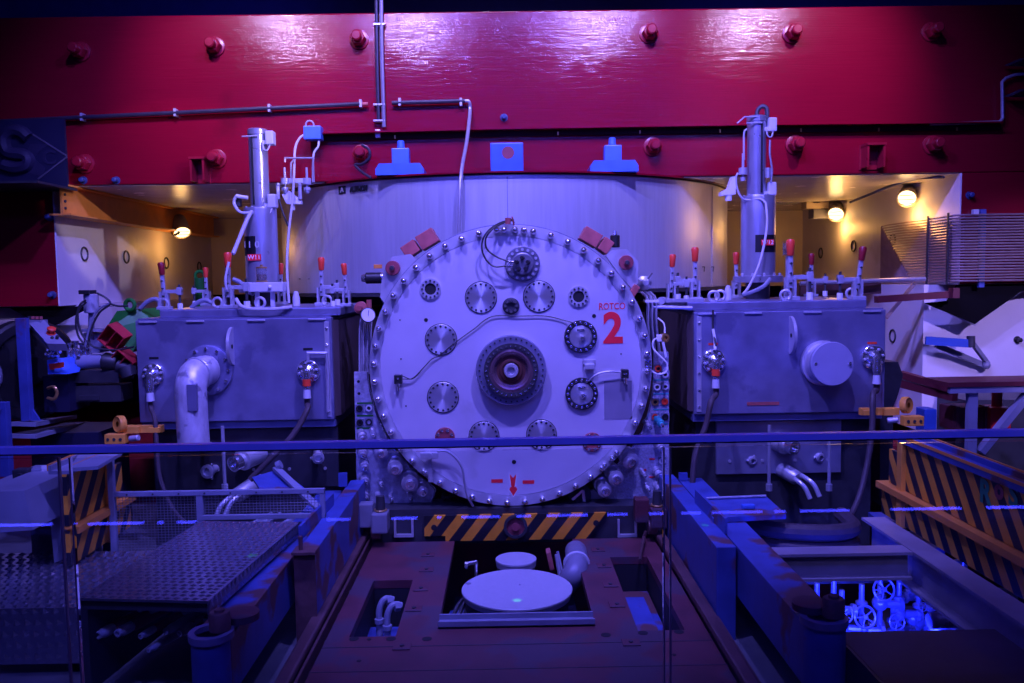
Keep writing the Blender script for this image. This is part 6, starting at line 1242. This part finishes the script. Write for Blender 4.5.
for x0, x1, lab in ((-3.6, -1.395, 'left glass panel under the handrail'), (-1.365, .495, 'middle glass panel under the handrail'), (.510, 3.4, 'right glass panel under the handrail')):
    t = thing('glass_panel', lab, 'glass', ((x0+x1)/2, 2.6, .22))
    b = MB(); b.bx(x0+.006, x1-.006, 2.594, 2.606, .22, A0.z-.03); b.build('pane', M_gl, t, False)
    for xe, nn in ((x0, 1), (x1-.005, 1)):
        b = MB(); b.bx(xe, xe+.005, 2.594, 2.606, .22, A0.z-.03); b.build('edge', M_ge, t, False)
b = MB(); b.bx(-4, 4, 2.56, 2.64, .10, .22); o = b.build('trim_2', M_dark, None, False); struct(o)
b = MB(); b.bx(-9, 9, -3, 2.56, -.0, .16); struct(b.build('floor', M_floor))
# low light strip on the gallery wall behind the viewer
Ys = -.6; zs = CAMZ-(W(505, 517, 2.6)-CP).z*-1/2.6*(2*2.6-Ys)
t = thing('light_strip', 'broken blue light line mirrored in the glass panels', 'light', (0, Ys-.05, zs-.03))
M_led = mat('led_strip', (.2, .2, 1), .4, emit=(.05, .05, 1.), es=16.)
b = MB(); b.bx(-4.6, 4.6, Ys-.06, Ys-.02, zs-.03, zs+.03); b.build('channel', M_black, t, False)
kk = (2*2.6-Ys)
for a, c in ((-60, 50), (87, 142), (157, 162), (176, 195), (326, 350), (391, 417), (437, 441), (461, 500), (516, 531), (547, 588), (608, 628), (649, 667), (682, 701), (712, 763), (775, 786), (801, 850), (892, 962), (988, 1060)):
    xa, xc = (W(a, 517, 1).x*kk, W(c, 517, 1).x*kk)
    b = MB(); b.bx(xa, xc, Ys-.02, Ys-.012, zs-.008, zs+.008); b.build('tube', M_led, t, False)
b = MB(); b.bx(-9, 9, Ys-.17, Ys-.065, .16, 1.2); o = b.build('wall_front', M_floor, None, False); struct(o)
# ------------------------------------------------------------------ lights
def spot(name, loc, to, energy, col, ang=90, blend=.6, size=.2):
    l = bpy.data.lights.new(name, 'SPOT'); l.energy = energy; l.color = col; l.spot_size = math.radians(ang); l.spot_blend = blend; l.shadow_soft_size = size
    o = bpy.data.objects.new(name, l); COL.objects.link(o); o.location = loc
    o.rotation_euler = (V3(to)-V3(loc)).to_track_quat('-Z', 'Y').to_euler(); return o
def area(name, loc, to, energy, col, sx, sy):
    l = bpy.data.lights.new(name, 'AREA'); l.energy = energy; l.color = col; l.shape = 'RECTANGLE'; l.size = sx; l.size_y = sy
    o = bpy.data.objects.new(name, l); COL.objects.link(o); o.location = loc
    o.rotation_euler = (V3(to)-V3(loc)).to_track_quat('-Z', 'Y').to_euler(); return o
VIO = (.20, .165, 1.0); BLU = (.05, .05, 1.0); BV = (.17, .13, 1.0); LAV = (.42, .30, 1.0); WSH = (.60, .47, 1.0)
for x in (-1.15, 1.15):
    spot('key_spot', (x, 3.3, 6.3), (x*.3, 7.5, 2.2), 1620, VIO, 92, .6, .10)
spot('blue_spot', (-3.2, 2.2, 5.0), (-1.9, 6.3, 1.2), 90, BV, 60, .7, .12)
spot('blue_spot', (3.2, 2.2, 5.0), (1.9, 6.3, 1.2), 150, BV, 60, .7, .12)
spot('side_spot', (5.0, 3.4, 3.4), (4.8, 7.9, .9), 800, LAV, 38, .6, .10)
spot('side_spot', (-4.2, 3.4, 3.4), (-4.3, 7.9, .8), 260, LAV, 26, .6, .10)
area('blue_flood', (0, .8, 4.8), (0, 5.0, 0), 115, BLU, 6, .5)
spot('viewer_side_fill', (0, .4, 3.3), (0, 2.9, .8), 60, (.16, .16, 1.0), 120, .8, .1)  # added fill from the viewer's side to brighten the handrail
spot('viewer_side_fill', (1.6, 1.6, 2.6), (2.5, 4.6, .35), 40, (.35, .28, 1.0), 44, .8, .1)  # added fill to brighten the right striped barrier
spot('viewer_side_fill', (-1.9, 1.7, 3.5), (-2.1, 4.5, .3), 190, (.16, .15, 1.0), 52, .8, .08)  # added fill to brighten the left tread platforms
spot('back_wall_fill', (-3.5, 10.5, 5.2), (-5.5, 14, 6.2), 90, BLU, 100, .8, .2)  # added blue fill tinting the back wall above the yoke, left
spot('back_wall_fill', (3.5, 10.5, 5.2), (5.5, 14, 6.2), 70, BLU, 100, .8, .2)  # added blue fill tinting the back wall above the yoke, right
spot('wall_key', (0.0, 4.7, 6.5), (0.0, 7.6, 3.6), 260, WSH, 88, .8, .08)
spot('beam_spot', (3.0, 2.6, 4.3), (-3.8, 8.3, 2.66), 900, (.85, .68, .95), 10, .3, .05)
for n_, (gx, gy, gz) in enumerate(((252, 555, .455), (517, 600, .002), (700, 578, .07), (898, 643, .195))):
    gp = G(gx, gy, gz); spot('laser_dot', (gp.x+.1, gp.y-.5, gp.z+2.6), gp, 300, (.05, 1, .05), 1.3, .6, .004)
for x in (-2.35, -1.03, 1.09, 2.74):
    spot('wall_washer', (x, 5.6, 4.95), (x*.98, 7.6, 3.7), (320 if x < 0 else 400) if abs(x) > 2 else 200, WSH, 60, .9, .04)
area('pit_lamp', (1.9, 4.25, -.05), (1.9, 5.0, -.25), 24, (.02, .03, 1.0), .75, .08)
wd = bpy.data.worlds.new('world'); SC.world = wd; wd.use_nodes = True
wd.node_tree.nodes['Background'].inputs[0].default_value = (.010, .008, .04, 1); wd.node_tree.nodes['Background'].inputs[1].default_value = .5
SC.view_settings.view_transform = 'Standard'; SC.view_settings.look = 'None'; SC.view_settings.exposure = 0; SC.view_settings.gamma = 1; SC.view_settings.use_curve_mapping = False
